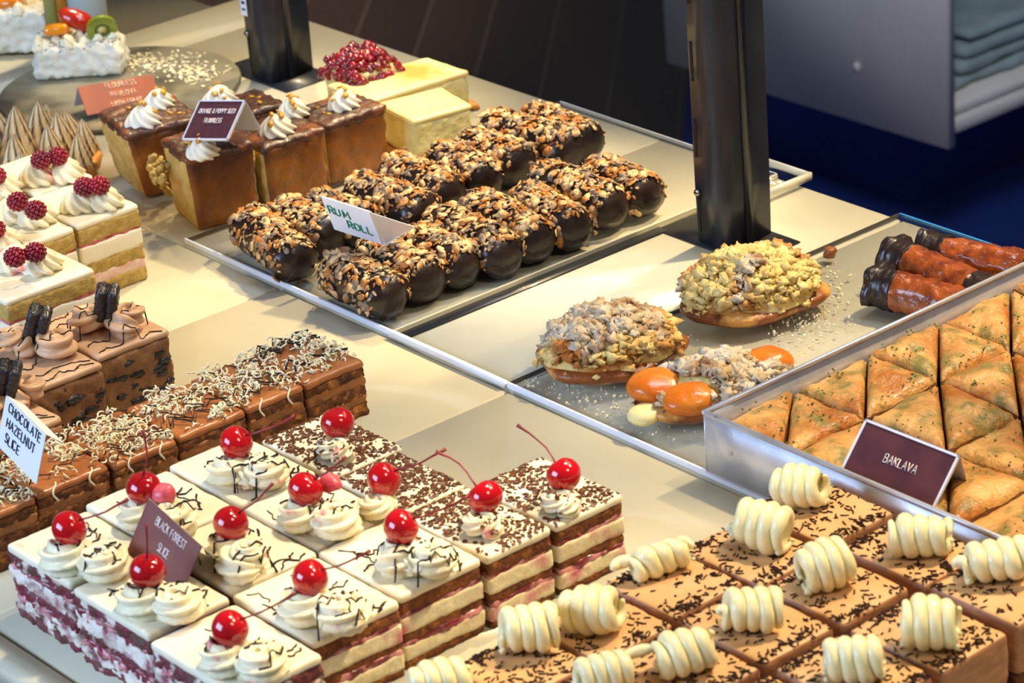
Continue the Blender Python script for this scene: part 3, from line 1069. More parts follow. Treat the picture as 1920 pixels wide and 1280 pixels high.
MS = [  # x0,x1,y0,y1, curl pixel, length, radius, angle, tail, label
 (.372, .4445, -.1240, -.0650, (1500, 912), .037, .0165, 25, 0, 'grey-brown mousse square in the tray corner against the baklava tin, upright white curl'),
 (.450, .519, -.1200, -.0650, (1727, 1003), .042, .0165, 40, 0, 'mousse square touching the tin in front of the plum baklava card'),
 (.5205, .590, -.1200, -.0650, (1868, 1050), .044, .0165, 45, .006, 'mousse square against the tin at the right edge of the picture'),
 (.381, .4490, -.1860, -.1290, (1430, 985), .040, .0190, 20, .004, 'mousse square with a wide open looped curl, left of the tall middle curl'),
 (.4510, .516, -.1860, -.1290, (1547, 1058), .036, .0185, 62, 0, 'mousse square in the middle with a tall yellow curl of four coils'),
 (.5205, .591, -.1860, -.1285, (1745, 1168), .037, .0190, 40, 0, 'mousse square at the right end of the block with a round barrel-like curl'),
 (.3785, .440, -.2460, -.1890, (1240, 1045), .046, .0130, 75, .012, 'mousse square nearest the end of the cherry slices, ragged flat curl'),
 (.4430, .514, -.2460, -.1890, (1410, 1143), .038, .0170, 52, .004, 'mousse square with a yellow curl beside the deep knife gap in the middle'),
 (.5210, .590, -.2460, -.1890, (1600, 1235), .038, .0165, 42, 0, 'mousse square at the bottom edge right, four-coil curl standing on it'),
 (.3795, .444, -.3070, -.2490, (1110, 1143), .040, .0175, 30, .003, 'mousse square with a curl opening to the right, second from the left corner'),
 (.4465, .515, -.3070, -.2490, (1285, 1222), .040, .0165, 62, .020, 'mousse square whose curl has a long thin tail to the left'),
 (.5210, .590, -.3070, -.2490, None, 0, 0, 0, 0, 'mousse square cut off by the bottom edge at the right'),
 (.3850, .442, -.3690, -.3100, (990, 1178), .038, .0180, 55, .0, 'mousse square with an upright fluted curl beside the front cherry slices'),
 (.4450, .510, -.3690, -.3100, (1130, 1262), .036, .0150, 62, 0, 'mousse square at the bottom edge with a broken ragged curl'),
 (.3870, .445, -.4300, -.3720, (825, 1275), .040, .0150, 60, 0, 'mousse square at the bottom edge left of all others, only the curl top in view'),
]
for i, (x0, x1, y0, y1, px, L_, R, ang, tail, lb) in enumerate(MS):
    rng = random.Random(100 + i)
    cx, cy = (x0 + x1) / 2, (y0 + y1) / 2
    t = thing('mousse_square', lb, 'cake slice', (cx, cy, 0), rng.uniform(-.02, .02), group='chocolate mousse squares with white curls')
    a, b_, c, d = x0 - cx + .0002, x1 - cx - .0002, y0 - cy + .0002, y1 - cy - .0002
    zt = .045 + rng.uniform(-.001, .001)
    V, F, _ = rbox((a, b_, c, d, 0, .0125), .0015, .003, .0012, 180, i)
    MB().add(V, F).build('sponge_base', 'mousse_base', t)

    def lean(p, i=i, a=a, b_=b_):
        f = (p.z - .0125) / .0325
        return Vector((p.x * (1 - .010 * f), p.y * (1 - .012 * f), p.z))
    top = MB()
    V, F, MI = rbox((a, b_, c, d, .0125, zt), .0024, .003, .0008, 110, i, topamp=.0004, warp=lean, sidemat={0: 1, 1: 1, 2: 0})
    top.add(V, F, MI)
    top.build('mousse', ['mousse', 'mousse_side'], t)
    tr = bvh(top)
    sp = MB()
    for k in range(340):
        # denser along the cut edges
        if rng.random() < .45:
            x = rng.choice((a, b_)) * rng.uniform(.74, .97)
            y = rng.uniform(c, d) * .96
        else:
            x, y = rng.uniform(a, b_) * .96, rng.uniform(c, d) * .96
        if nz((x, y, 0), 70, i) < -.12 and rng.random() < .75:
            continue
        hp, hn = drop(tr, x, y, 1, zt)
        an = rng.uniform(0, 6.28)
        ln = rng.uniform(.0008, .0026)
        d1 = Vector((math.cos(an), math.sin(an), rng.uniform(-.1, .1))) * ln
        d2 = d1 + Vector((-d1.y, d1.x, 0)) * rng.uniform(-.5, .5)
        p0 = hp + Vector((0, 0, .0005))
        sp.add(*tube([p0 - d1, p0, p0 + d2], .00048, 5))
    sp.build('chocolate_sprinkles', 'sprinkle', t, kind='stuff')
    if px:
        L_, R = L_ * .84, R * .84
        zc = zt + R * .93
        q = at(px[0], px[1], zc)
        mb = curl_mesh(L_, R, i * 1.3, tail)
        T = Matrix.Rotation(math.radians(ang) - t.rotation_euler.z, 4, 'Z') @ Matrix.Rotation(rng.uniform(-.12, .12), 4, 'Y')
        mb.v = [tuple(T @ Vector(p)) for p in mb.v]
        mb.build('white_chocolate_curl', 'white_choc', t, loc=(q.x - cx, q.y - cy, zc))

# ---- hazelnut slices
HZ = [-.143, -.196, -.246, -.303, -.355, -.413, -.471]
HL = ['hazelnut slice at the back right end of the row, greyish shavings on top', 'hazelnut slice second from the back end of its row, thick dark drizzle',
      'hazelnut slice third from the back end, next to the black cookie slices', 'hazelnut slice with two loops of shaving hanging over its side, above the cherry block',
      'hazelnut slice directly right of the handwritten white card', 'hazelnut slice at the left edge under the handwritten white card']
for i in range(6):
    y1, y0 = HZ[i], HZ[i + 1]
    rng = random.Random(200 + i)
    x0, x1 = -.052 + rng.uniform(-.002, .002), .016 + rng.uniform(-.002, .002)
    cx, cy = (x0 + x1) / 2, (y0 + y1) / 2
    t = thing('hazelnut_slice', HL[i], 'cake slice', (cx, cy, 0), 0, group='chocolate hazelnut slices in a row')
    a, b_, c, d = x0 - cx, x1 - cx, y0 - cy + .001, y1 - cy - .001
    spec = [('sponge_layer', .009, 'hz_sponge', .0018, 0), ('mousse_layer', .0065, 'hz_mousse', .0014, .0006), ('sponge_layer', .008, 'hz_sponge', .0022, 0),
            ('mousse_layer', .007, 'hz_mousse', .0014, .0004), ('sponge_layer', .005, 'hz_sponge', .0016, .0002)]
    z = stack(t, a, b_, c, d, spec, 60 + i * 9)
    top = MB()
    V, F, _ = rbox((a, b_, c, d, z, z + .006), .0024, .003, .0009, 100, i, topamp=.0006)
    top.add(V, F)
    top.build('glaze', 'hz_glaze', t)
    zt = z + .006
    tr = bvh(top)
    sh = MB()
    for k in range(300):
        x, y = rng.uniform(a + .001, b_ - .003), rng.uniform(c + .001, d - .001)
        if nz((x, y, 0), 45, i) < -.3:
            continue
        r_ = rng.uniform(.0014, .0034)
        a0_ = rng.uniform(0, 6.28)
        arc = rng.uniform(1.5, 5)
        tl = Matrix.Rotation(rng.uniform(-1.1, 1.1), 3, 'X') @ Matrix.Rotation(rng.uniform(-1.1, 1.1), 3, 'Y')
        zz = zt + rng.uniform(.0008, .0052) - (.003 if k % 4 else 0) + .0012
        P = [Vector((x, y, zz)) + tl @ Vector((math.cos(a0_ + arc * f) * r_, math.sin(a0_ + arc * f) * r_, .001 * f)) for f in (0, .2, .4, .6, .8, 1)]
        sh.add(*tube(P, [.0004, .00062, .0007, .00068, .0006, .0004], 5))
    if i in (3, 4, 1):
        for qd in range(2):
            y = c + (d - c) * (.25 + .5 * qd)
            P = [Vector((b_ - .004 + .006 * math.sin(f * 2.2), y + .003 * math.cos(f * 5), zt + .001 - .011 * f * f)) for f in (0, .15, .3, .45, .6, .75, .9, 1)]
            sh.add(*tube(P, .0007, 5))
    sh.build('white_chocolate_shavings', 'shaving', t, kind='stuff')
    dm = MB()
    for k in range(6):
        xx = a + (b_ - a) * rng.uniform(.05, .95)
        zz = zigzag(rng, xx, c + .002, xx + rng.uniform(-.01, .01), d - .002, 6, .006)
        P = [Vector((p[0], p[1], zt + .0035 + .001 * math.sin(40 * j))) for j, p in enumerate(zz)]
        dm.add(*tube(P, .0005 if i else .0008, 5))
    dm.build('chocolate_drizzle', 'drizzle', t)


# ---- cookie-topped mocha slices
def cookie(parent, c, T):
    mb = MB()
    for s in (-1, 1):
        V, F, _ = rbox((s * .0040 - .0041, s * .0040 + .0041, -.0085, .0085, -.0135, .0135), .0032, .0012, .0006, 480, s)
        mb.add(V, F, 0, T)
    ck = mb.build('cookie', 'cookie', parent, loc=c)
    MB().add(*[(lambda v: (v[0], v[1]))(rbox((-.0011, .0011, -.0072, .0072, -.0125, .0125), .0009, .01))][0], 0, T).build('cookie_filling', 'drizzle', ck)


OS = [(-.192, -.108, -.283, -.222, (200, 568), (170, 608), (243, 606), 'mocha slice with the tall black cookie, at the right end of the cookie slices'),
      (-.181, -.097, -.346, -.286, (70, 608), (30, 650), (100, 655), 'mocha slice with a tilted black cookie, in the middle of the cookie slices'),
      (-.130, -.046, -.412, -.352, (14, 712), (-30, 765), (52, 742), 'mocha slice at the left edge behind the handwritten white card')]
for i, (x0, x1, y0, y1, pc, s1, s2, lb) in enumerate(OS):
    rng = random.Random(300 + i)
    cx, cy = (x0 + x1) / 2, (y0 + y1) / 2
    t = thing('cookie_slice', lb, 'cake slice', (cx, cy, 0), 0, group='mocha slices topped with black cookies')
    a, b_, c, d = x0 - cx, x1 - cx, y0 - cy, y1 - cy
    V, F, _ = rbox((a, b_, c, d, 0, .050), .003, .003, .0022, 110, i)
    MB().add(V, F).build('mocha_body', 'mocha_body', t)
    mb = MB()
    for k in range(26):
        s = rng.random()
        if s < .6:
            p = (b_ - .0002, rng.uniform(c + .004, d - .004), rng.uniform(.008, .042))
        else:
            p = (rng.uniform(a + .004, b_ - .004), c + .0002, rng.uniform(.008, .042))
        V, F = blob((0, 0, 0), rng.uniform(.0015, .0052), k, .9)
        mb.add([Vector((v.x * (.28 if s < .6 else 1.5), v.y * (1.6 if s < .6 else .28), v.z * .7)) + Vector(p) for v in V], F)
    mb.build('cookie_chunks', 'cookie', t, kind='stuff')
    top = MB()
    V, F, _ = rbox((a, b_, c, d, .050, .0555), .0022, .003, .0006, 80, i, topamp=.0006)
    top.add(V, F)
    top.build('mocha_top', 'mocha', t)
    zt = .0555
    sw = MB()
    for (qx, qy), mir in ((s1, 1), (s2, -1)):
        q = at(qx, qy, zt + .006)
        sw.add(*coil(q.x - cx, q.y - cy, zt, .010, 1.35, .0085, .009, a0=rng.uniform(0, 6), mirror=mir, star=.26, ridges=5, twist=90))
    sw.build('mocha_swirl', 'mocha', t)
    q = at(pc[0], pc[1], zt + .022)
    T = Matrix.Rotation(math.radians(50), 4, 'Z') @ Matrix.Rotation(math.radians([12, 20, 18][i]), 4, 'Y') @ Matrix.Rotation(math.radians(10), 4, 'X')
    cookie(t, (q.x - cx, q.y - cy, zt + .022), T)
    tr = bvh(top, sw)
    dm = MB()
    for k in range(6):
        xx = a + (b_ - a) * (k + .5) / 6
        drape(dm, tr, zigzag(rng, xx, c + .004, xx + rng.uniform(-.008, .008), d - .004, 6, .004), .00045, rng)
    dm.build('chocolate_drizzle', 'drizzle', t)


# ---- raspberry slices
def raspberry(parent, c, seed, r=.0085):
    mb = MB()
    mb.add(*ball((0, 0, 0), r * .84, 14, 10, (1, 1, .85)))
    g_ = math.pi * (3 - 5 ** .5)
    for k in range(64):
        z = 1 - 2 * (k + .5) / 64
        rr = math.sqrt(1 - z * z)
        mb.add(*blob((math.cos(g_ * k) * rr * r * .86, math.sin(g_ * k) * rr * r * .86, z * r * .74), r * .19, k, .1))
    mb.build('raspberry', 'raspberry', parent, loc=c)


RS = [(-.391, -.309, -.170, -.112, [(150, 378), (195, 374)], [(158, 350), (186, 348)], 'raspberry slice with all its layers showing, in front of the orange cakes'),
      (-.473, -.391, -.156, -.101, [(72, 328), (123, 322)], [(77, 300), (108, 293)], 'raspberry slice in front of the toasted meringue tart'),
      (-.3905, -.308, -.2265, -.1720, [(22, 398), (70, 404)], [(33, 378), (67, 394)], 'raspberry slice with two light red berries side by side on flat cream'),
      (-.3065, -.227, -.284, -.206, [(30, 488), (78, 492)], [(28, 482), (66, 473)], 'raspberry slice nearest the black cookie slices, pink juice on its cream'),
      (-.4800, -.392, -.218, -.160, [(5, 350), (-40, 350)], [(-8, 330), (-48, 330)], 'raspberry slice at the left edge, only a swirl of cream in view'),
      (-.3900, -.308, -.284, -.229, [(5, 452), (-40, 450)], [(-10, 430), (-50, 430)], 'raspberry slice at the left edge with orange-brown drizzle on its corner')]
for i, (x0, x1, y0, y1, sws, rbs, lb) in enumerate(RS):
    rng = random.Random(400 + i)
    cx, cy = (x0 + x1) / 2, (y0 + y1) / 2
    t = thing('raspberry_slice', lb, 'cake slice', (cx, cy, 0), 0, group='raspberry cream slices')
    a, b_, c, d = x0 - cx + .0006, x1 - cx - .0006, y0 - cy + .0006, y1 - cy - .0006
    spec = [('sponge_layer', .011, 'yellow_sponge', .0009, 0), ('pink_cream_layer', .0085, 'pink_cream', .0009, .0004), ('sponge_layer', .0105, 'yellow_sponge', .001, .0003),
            ('cream_layer', .0135, 'icing', .0004, .0), ('jam_layer', .0028, 'rasp_jam', .001, .0006), ('sponge_layer', .0115, 'yellow_sponge', .0012, .0)]
    z = stack(t, a, b_, c, d, spec, 80 + i * 7)
    top = MB()
    V, F, _ = rbox((a, b_, c, d, z, z + .0055), .002, .004, .0004, 80, i)
    top.add(V, F)
    top.build('cream_top', 'icing', t)
    zt = z + .0055
    sw = MB()
    for j, (qx, qy) in enumerate(sws):
        q = at(qx, qy, zt + .006)
        sw.add(*star_swirl(q.x - cx, q.y - cy, zt, .015, .019, 8, .2, 1.5, seed=i + j))
    sw.build('cream_swirl', 'cream_pink', t)
    for j, (qx, qy) in enumerate(rbs):
        q = at(qx, qy, zt + .021)
        raspberry(t, (q.x - cx, q.y - cy, zt + .021), i * 3 + j)
    if i == 5:
        dm = MB()
        tr = bvh(top, sw)
        for k in range(5):
            drape(dm, tr, zigzag(rng, a + .01 + .015 * k, c + .004, a + .015 + .015 * k, d - .004, 6, .004), .0005, rng)
        dm.build('chocolate_drizzle', 'drizzle', t)

# ---- meringue tart
q = at(38, 312, .012)
t = thing('meringue_tart', 'round lemon meringue tart with brown toasted peaks at the left edge', 'tart', (q.x, q.y, 0))
V, F = [], []
prof = [(0, 0), (.060, 0), (.066, .004), (.070, .016), (.0675, .019), (.062, .016), (0, .015)]
nu = 60
for r_, z_ in prof:
    for i in range(nu):
        a = 2 * math.pi * i / nu
        k = 1 + (.02 * math.cos(20 * a) if z_ > .003 and r_ > .05 else 0)
        V.append((math.cos(a) * r_ * k, math.sin(a) * r_ * k, z_))
for j in range(len(prof) - 1):
    for i in range(nu):
        p_, q_ = j * nu + i, j * nu + (i + 1) % nu
        F.append((p_, q_, q_ + nu, p_ + nu))
MB().add(V, F).build('pastry_crust', 'crust', t)
peaks = [(-.002, .0, .019, .052)]
for k in range(7):
    a = k * 2 * math.pi / 7 + .3
    peaks.append((math.cos(a) * .038, math.sin(a) * .038, .0165, .043))
for k in range(12):
    a = k * 2 * math.pi / 12
    peaks.append((math.cos(a) * .057, math.sin(a) * .057, .0125, .033))
for k, (x, y, R, H) in enumerate(peaks):
    V, F, tv = [], [], []
    nu, nv = 48, 12
    for j in range(nv + 1):
        f = j / nv
        rr = R * (1 - f) ** .75
        for i in range(nu):
            a = 2 * math.pi * i / nu
            rid = math.cos(8 * (a + .7 * f))
            V.append((x + math.cos(a) * rr * (1 + .16 * rid) + .004 * f * math.sin(k), y + math.sin(a) * rr * (1 + .16 * rid) + .004 * f * math.cos(k * 2), .014 + H * f))
            tv.append(max(0, min(1, (rid - .15) * 1.9 + (1 if f > .86 else 0))))
    for j in range(nv):
        for i in range(nu):
            p_, q_ = j * nu + i, j * nu + (i + 1) % nu
            F.append((p_, q_, q_ + nu, p_ + nu))
    o = MB().add(V, F).build('meringue_peak', 'meringue', t)
    ca = o.data.color_attributes.new('toast', 'FLOAT_COLOR', 'POINT')
    for i, v in enumerate(tv):
        ca.data[i].color = (v, v, v, 1)

# ---- orange and poppy seed cakes
def hexa(bot, top, z):
    """warp of a unit block onto four bottom and four top corners (order x-y-, x+y-, x+y+, x-y+)"""
    def w_(p):
        u, v, s = p.x + .5, p.y + .5, p.z
        def bl(c):
            return c[0] * (1 - u) * (1 - v) + c[1] * u * (1 - v) + c[2] * u * v + c[3] * (1 - u) * v
        P = bl(bot) * (1 - s) + bl(top) * s
        return Vector((P.x, P.y, s * z))
    return w_


def wblock(bot, top, z, z0, z1, step, r, amp, seed, asc=120, sidemat=None, grow=0):
    ctr = sum(bot, Vector((0, 0, 0))) / 4
    sx = ((bot[1] - bot[0]).length + (bot[2] - bot[3]).length) / 2 + 2 * grow
    sy = ((bot[3] - bot[0]).length + (bot[2] - bot[1]).length) / 2 + 2 * grow
    W_ = hexa(bot, top, 1)

    def warp(p):
        q_ = W_(Vector((p.x / (sx - 2 * grow), p.y / (sy - 2 * grow), p.z / z)))
        return Vector((q_.x, q_.y, p.z))
    return rbox((-sx / 2, sx / 2, -sy / 2, sy / 2, z0, z1), r, step, amp, asc, seed, warp=warp, sidemat=sidemat)


def P2(x, y):
    return Vector((x, y, 0))


def orange_cake(corner, rz, dx, dy, label, swirls, seed, H=.070, flare=.010, dytop=None):
    rng = random.Random(seed)
    e1 = Vector((math.cos(rz), math.sin(rz), 0))
    e2 = Vector((-math.sin(rz), math.cos(rz), 0))
    c0 = P2(*corner)
    ctr = c0 - e1 * dx / 2 + e2 * dy / 2
    t = thing('orange_cake', label, 'cake slice', (ctr.x, ctr.y, 0), 0, group='orange and poppy seed cake pieces')
    bot = [c0 - e1 * dx - ctr, c0 - ctr, c0 + e2 * dy - ctr, c0 - e1 * dx + e2 * dy - ctr]
    fl = flare
    top = [bot[0] - e2 * fl, bot[1] - e2 * fl + e1 * .002, bot[2] + e2 * .001 + e1 * .002, bot[3] + e2 * .001]
    V, F, MI = wblock(bot, top, H, 0, H, .0035, .006, .0014, seed, 110, sidemat={0: 1, 1: 0, 2: 1})
    MB().add(V, F, MI).build('cake_body', ['orange_crumb', 'orange_crust'], t)
    V, F, _ = wblock(bot, top, H, H - .0065, H + .0022, .0030, .0042, .0020, seed + 3, 150, grow=.0001)
    mt = MB().add(V, F)
    mt.build('marmalade_glaze', 'orange_top', t)
    tr = bvh(mt)
    for j, (qx, qy, R) in enumerate(swirls):
        q_ = at(qx, qy, H + .010)
        x, y = q_.x - ctr.x, q_.y - ctr.y
        V, F = star_swirl(0, 0, -.002, R, R * 1.25, 8, .17, 1.9, seed=seed + j, p=.62)
        s = MB().add(V, F).build('cream_swirl', 'swirl', t, loc=(x, y, H + .0018))
        pm = MB()
        for k in range(5):
            a = rng.uniform(0, 6.28)
            rr = R * rng.uniform(.1, .8)
            zz = R * 1.25 * (1 - (rr / R) ** 1.6) ** .7 + .0005
            pm.add(*flake((math.cos(a) * rr, math.sin(a) * rr, zz - .001), (math.cos(a) * .8, math.sin(a) * .8, 1), rng.uniform(.002, .0036), rng, .7, .0012, 6))
        pm.build('orange_peel', 'peel', s)
    sm = MB()
    for k in range(5):
        x, y = rng.uniform(-dx / 3, dx / 3), rng.uniform(-dy / 3, dy / 3)
        hp, hn = drop(tr, x, y, 1, H)
        sm.add(*flake(hp, hn, rng.uniform(.0018, .003), rng, .6, .001, 6))
    sm.build('orange_peel', 'peel', t)
    return t


r_ = math.radians
orange_cake((-.451, -.021), r_(-14), .072, .058, 'orange cake piece with two cream swirls, closest to the round metal platter', [(268, 214, .0150), (297, 180, .0135)], 1, flare=.011, H=.059)
orange_cake((-.4180, .044), r_(-4), .050, .062, 'orange cake piece mostly hidden behind the plum card, its swirl showing above the card', [(412, 178, .0155)], 2, flare=.002, H=.057)
orange_cake((-.356, -.033), r_(-14), .0540, .056, 'orange cake piece with one white swirl directly in front of the plum card', [(379, 270, .0135)], 3, H=.065, flare=.005)
orange_cake((-.341, .0295), r_(-2), .0560, .060, 'orange cake piece with two yellowish swirls between its front and back neighbours', [(518, 231, .0150), (548, 196, .0135)], 4, flare=.003, H=.058)
orange_cake((-.345, .0945), r_(0), .052, .064, 'orange cake piece beside the cheesecakes, single bluish swirl', [(643, 182, .0140)], 5, flare=.003, H=.056)
mb = MB()
rng = random.Random(5)
for k in range(46):
    q = at(rng.gauss(297, 9), rng.gauss(310, 12), rng.uniform(.035, .048))
    mb.add(*blob(q, rng.uniform(.0015, .0036), k, .5))
for k in range(30):
    f = k / 30
    q = at(305 + 8 * f + rng.uniform(-6, 6), 325 + 40 * f, .03 * (1 - f) + .006)
    mb.add(*blob(q, rng.uniform(.0015, .0032), k, .5))
cc = Vector((-.405, -.02, 0))
mb.v = [tuple(Vector(p) - cc) for p in mb.v]
o = mb.build('cake_crumbs', 'yellow_sponge', None, loc=cc)
tag(o, 'yellow crumbs clinging between the two front orange cake pieces', 'crumbs', kind='stuff')


# ---- cheesecakes
def cheesecake(cs, H, label, seed, lipcrust=True):
    P = [at(x, y, H) for x, y in cs]     # order: x-y-, x+y-, x+y+, x-y+
    P = [Vector((p_.x, p_.y, 0)) for p_ in P]
    ctr = sum(P, Vector((0, 0, 0))) / 4
    P = [p_ - ctr for p_ in P]
    t = thing('cheesecake', label, 'cake slice', (ctr.x, ctr.y, 0), 0, group='plain baked cheesecake pieces')
    V, F, _ = wblock(P, P, H, .003, H - .003, .004, .004, .0016, seed)
    MB().add(V, F).build('cheese_filling', 'cheese', t)
    V, F, _ = wblock(P, P, H, H - .0055, H, .004, .0026, .0006, seed + 1, 50, grow=.0006)
    MB().add(V, F).build('baked_top', 'cheese_top', t)
    V, F, _ = wblock(P, P, H, 0, .0050, .003, .002, .0028, seed + 2, 150, grow=.0055)
    MB().add(V, F).build('crust_base', 'crust', t)
    return t


cheesecake([(708, 192), (774, 226), (884, 195), (826, 162)], .040, 'small square of plain cheesecake in front of the long one', 1)
cheesecake([(613, 158), (690, 190), (878, 132), (800, 106)], .036, 'long plain cheesecake piece behind the small square', 3)
# cherry cheesecake
P = [at(x, y, .044) for x, y in ((604, 118), (666, 143), (752, 116), (690, 90))]
P = [Vector((p_.x, p_.y, 0)) for p_ in P]
ctr = sum(P, Vector((0, 0, 0))) / 4
P = [p_ - ctr for p_ in P]
t = thing('berry_cheesecake', 'cheesecake slice heaped with dark red glossy berries at the back', 'cake slice', (ctr.x, ctr.y, 0))
V, F, _ = wblock(P, P, .044, 0, .044, .004, .006, .002, 8)
MB().add(V, F).build('cheese_filling', 'cheese', t)
mb = MB()
rng = random.Random(9)
for k in range(300):
    u, v = rng.uniform(-.06, 1.06), rng.uniform(-.06, 1.02)
    base_ = P[0] * (1 - u) * (1 - v) + P[1] * u * (1 - v) + P[2] * u * v + P[3] * (1 - u) * v
    edge = min(u, 1 - u, v, 1 - v)
    h_ = .043 + .013 * min(1, max(0, edge) * 4) - (.005 if edge < .02 else 0)
    mb.add(*blob((base_.x, base_.y, h_ - rng.uniform(0, .006)), rng.uniform(.0024, .0046), k, .15))
mb.build('berry_topping', 'berry', t)

# ---- almond rum rolls
RR = [((562, 493), (462, 417), 'almond rum roll at the front left corner of the acrylic sheet'),
      ((740, 562), (621, 502), 'almond rum roll nearest the front edge, closest to the bare board'),
      ((809, 529), (694, 470), 'almond rum roll second from the front in the right column, beside the card tip'),
      ((882, 502), (768, 456), 'almond rum roll third from the front in the right column'),
      ((956, 484), (818, 415), 'almond rum roll fourth from the front in the right column'),
      ((1013, 458), (890, 386), 'almond rum roll with one large pale almond on its smooth end'),
      ((1084, 434), (980, 374), 'almond rum roll in the right column just before the wide gap'),
      ((1157, 395), (1011, 332), 'almond rum roll second from the right post'),
      ((1222, 370), (1107, 323), 'almond rum roll nearest the right post with a bare dark round end'),
      ((626, 445), (525, 400), 'almond rum roll behind the front left roll, left of the white card'),
      ((800, 405), (665, 355), 'almond rum roll directly behind the white handwritten card'),
      ((846, 372), (735, 319), 'almond rum roll in the left column in front of the dark notch'),
      ((919, 343), (822, 296), 'almond rum roll whose dark bare tip faces the cheesecake'),
      ((983, 312), (870, 273), 'almond rum roll with long almond slivers in the middle of the left column'),
      ((1079, 285), (914, 236), 'long almond rum roll with a curled orange almond on its left end'),
      ((1107, 272), (995, 222), 'almond rum roll at the very back by the shelf edge'),
      ((690, 425), (590, 385), 'almond rum roll mostly hidden under the white handwritten card')]


def rum_roll(a, b_, label, seed, R=.0195):
    rng = random.Random(seed)
    zc = SZ + R * .93
    p, q_ = at(*a, zc), at(*b_, zc)
    d = (p - q_)
    d.z = 0
    L_ = d.length
    ctr = (p + q_) / 2
    ang = math.atan2(d.y, d.x)
    t = thing('rum_roll', label, 'pastry', (ctr.x, ctr.y, SZ), ang, group='almond covered rum rolls')
    nu, nv = 34, 26
    V, F = [], []
    for j in range(nv + 1):
        f = j / nv
        x = -L_ / 2 + L_ * f
        e = min(1, min(f, 1 - f) * L_ / .009)
        rr = R * (1 - (1 - e) ** 2.6 * .9)
        if j in (0, nv):
            rr = R * .45
        for i in range(nu):
            th = 2 * math.pi * i / nu
            y, z = math.cos(th) * rr * 1.02, math.sin(th) * rr
            z = max(z, -R * .86)
            k = 1 + .12 * nz((x, y, z), 50, seed) + .06 * nz((x, y, z), 150, seed)
            V.append((x, y * k, R * .86 + z * (k if z > -R * .8 else 1)))
    for j in range(nv):
        for i in range(nu):
            p_, r2 = j * nu + i, j * nu + (i + 1) % nu
            F.append((p_, r2, r2 + nu, p_ + nu))
    F.append(tuple(range(nu))[::-1])
    F.append(tuple(nv * nu + i for i in range(nu)))
    body = MB().add(V, F)
    body.build('chocolate_roll', 'dark_choc', t)
    tr = bvh(body)
    fm_ = MB()
    for k in range(480):
        x = rng.uniform(-L_ / 2 + .001, L_ / 2 - .004)
        th = rng.gauss(math.pi / 2, .95)
        if not -.7 < th < math.pi + .7:
            continue
        dr = Vector((0, math.cos(th), math.sin(th)))
        o_ = Vector((x, 0, R * .86)) + dr * .05
        h = tr.ray_cast(o_, -dr)
        if h[0] is None:
            continue
        nn = (h[1] + Vector((rng.uniform(-.5, .5), rng.uniform(-.5, .5), rng.uniform(-.2, .5)))).normalized()
        big = rng.random() < .22
        fm_.add(*flake(h[0] + h[1] * rng.uniform(.0002, .0012), nn, rng.uniform(.0034, .0060) if big else rng.uniform(.0007, .0026), rng, rng.uniform(.45, .72), .0006, 8, rng.uniform(-.25, .25)))
    fm_.build('almond_flakes', 'almond', t, kind='stuff')
    return t


for i, (a, b_, lb) in enumerate(RR):
    rum_roll(a, b_, lb, 500 + i, .0175 if i in (9, 16) else .0185)

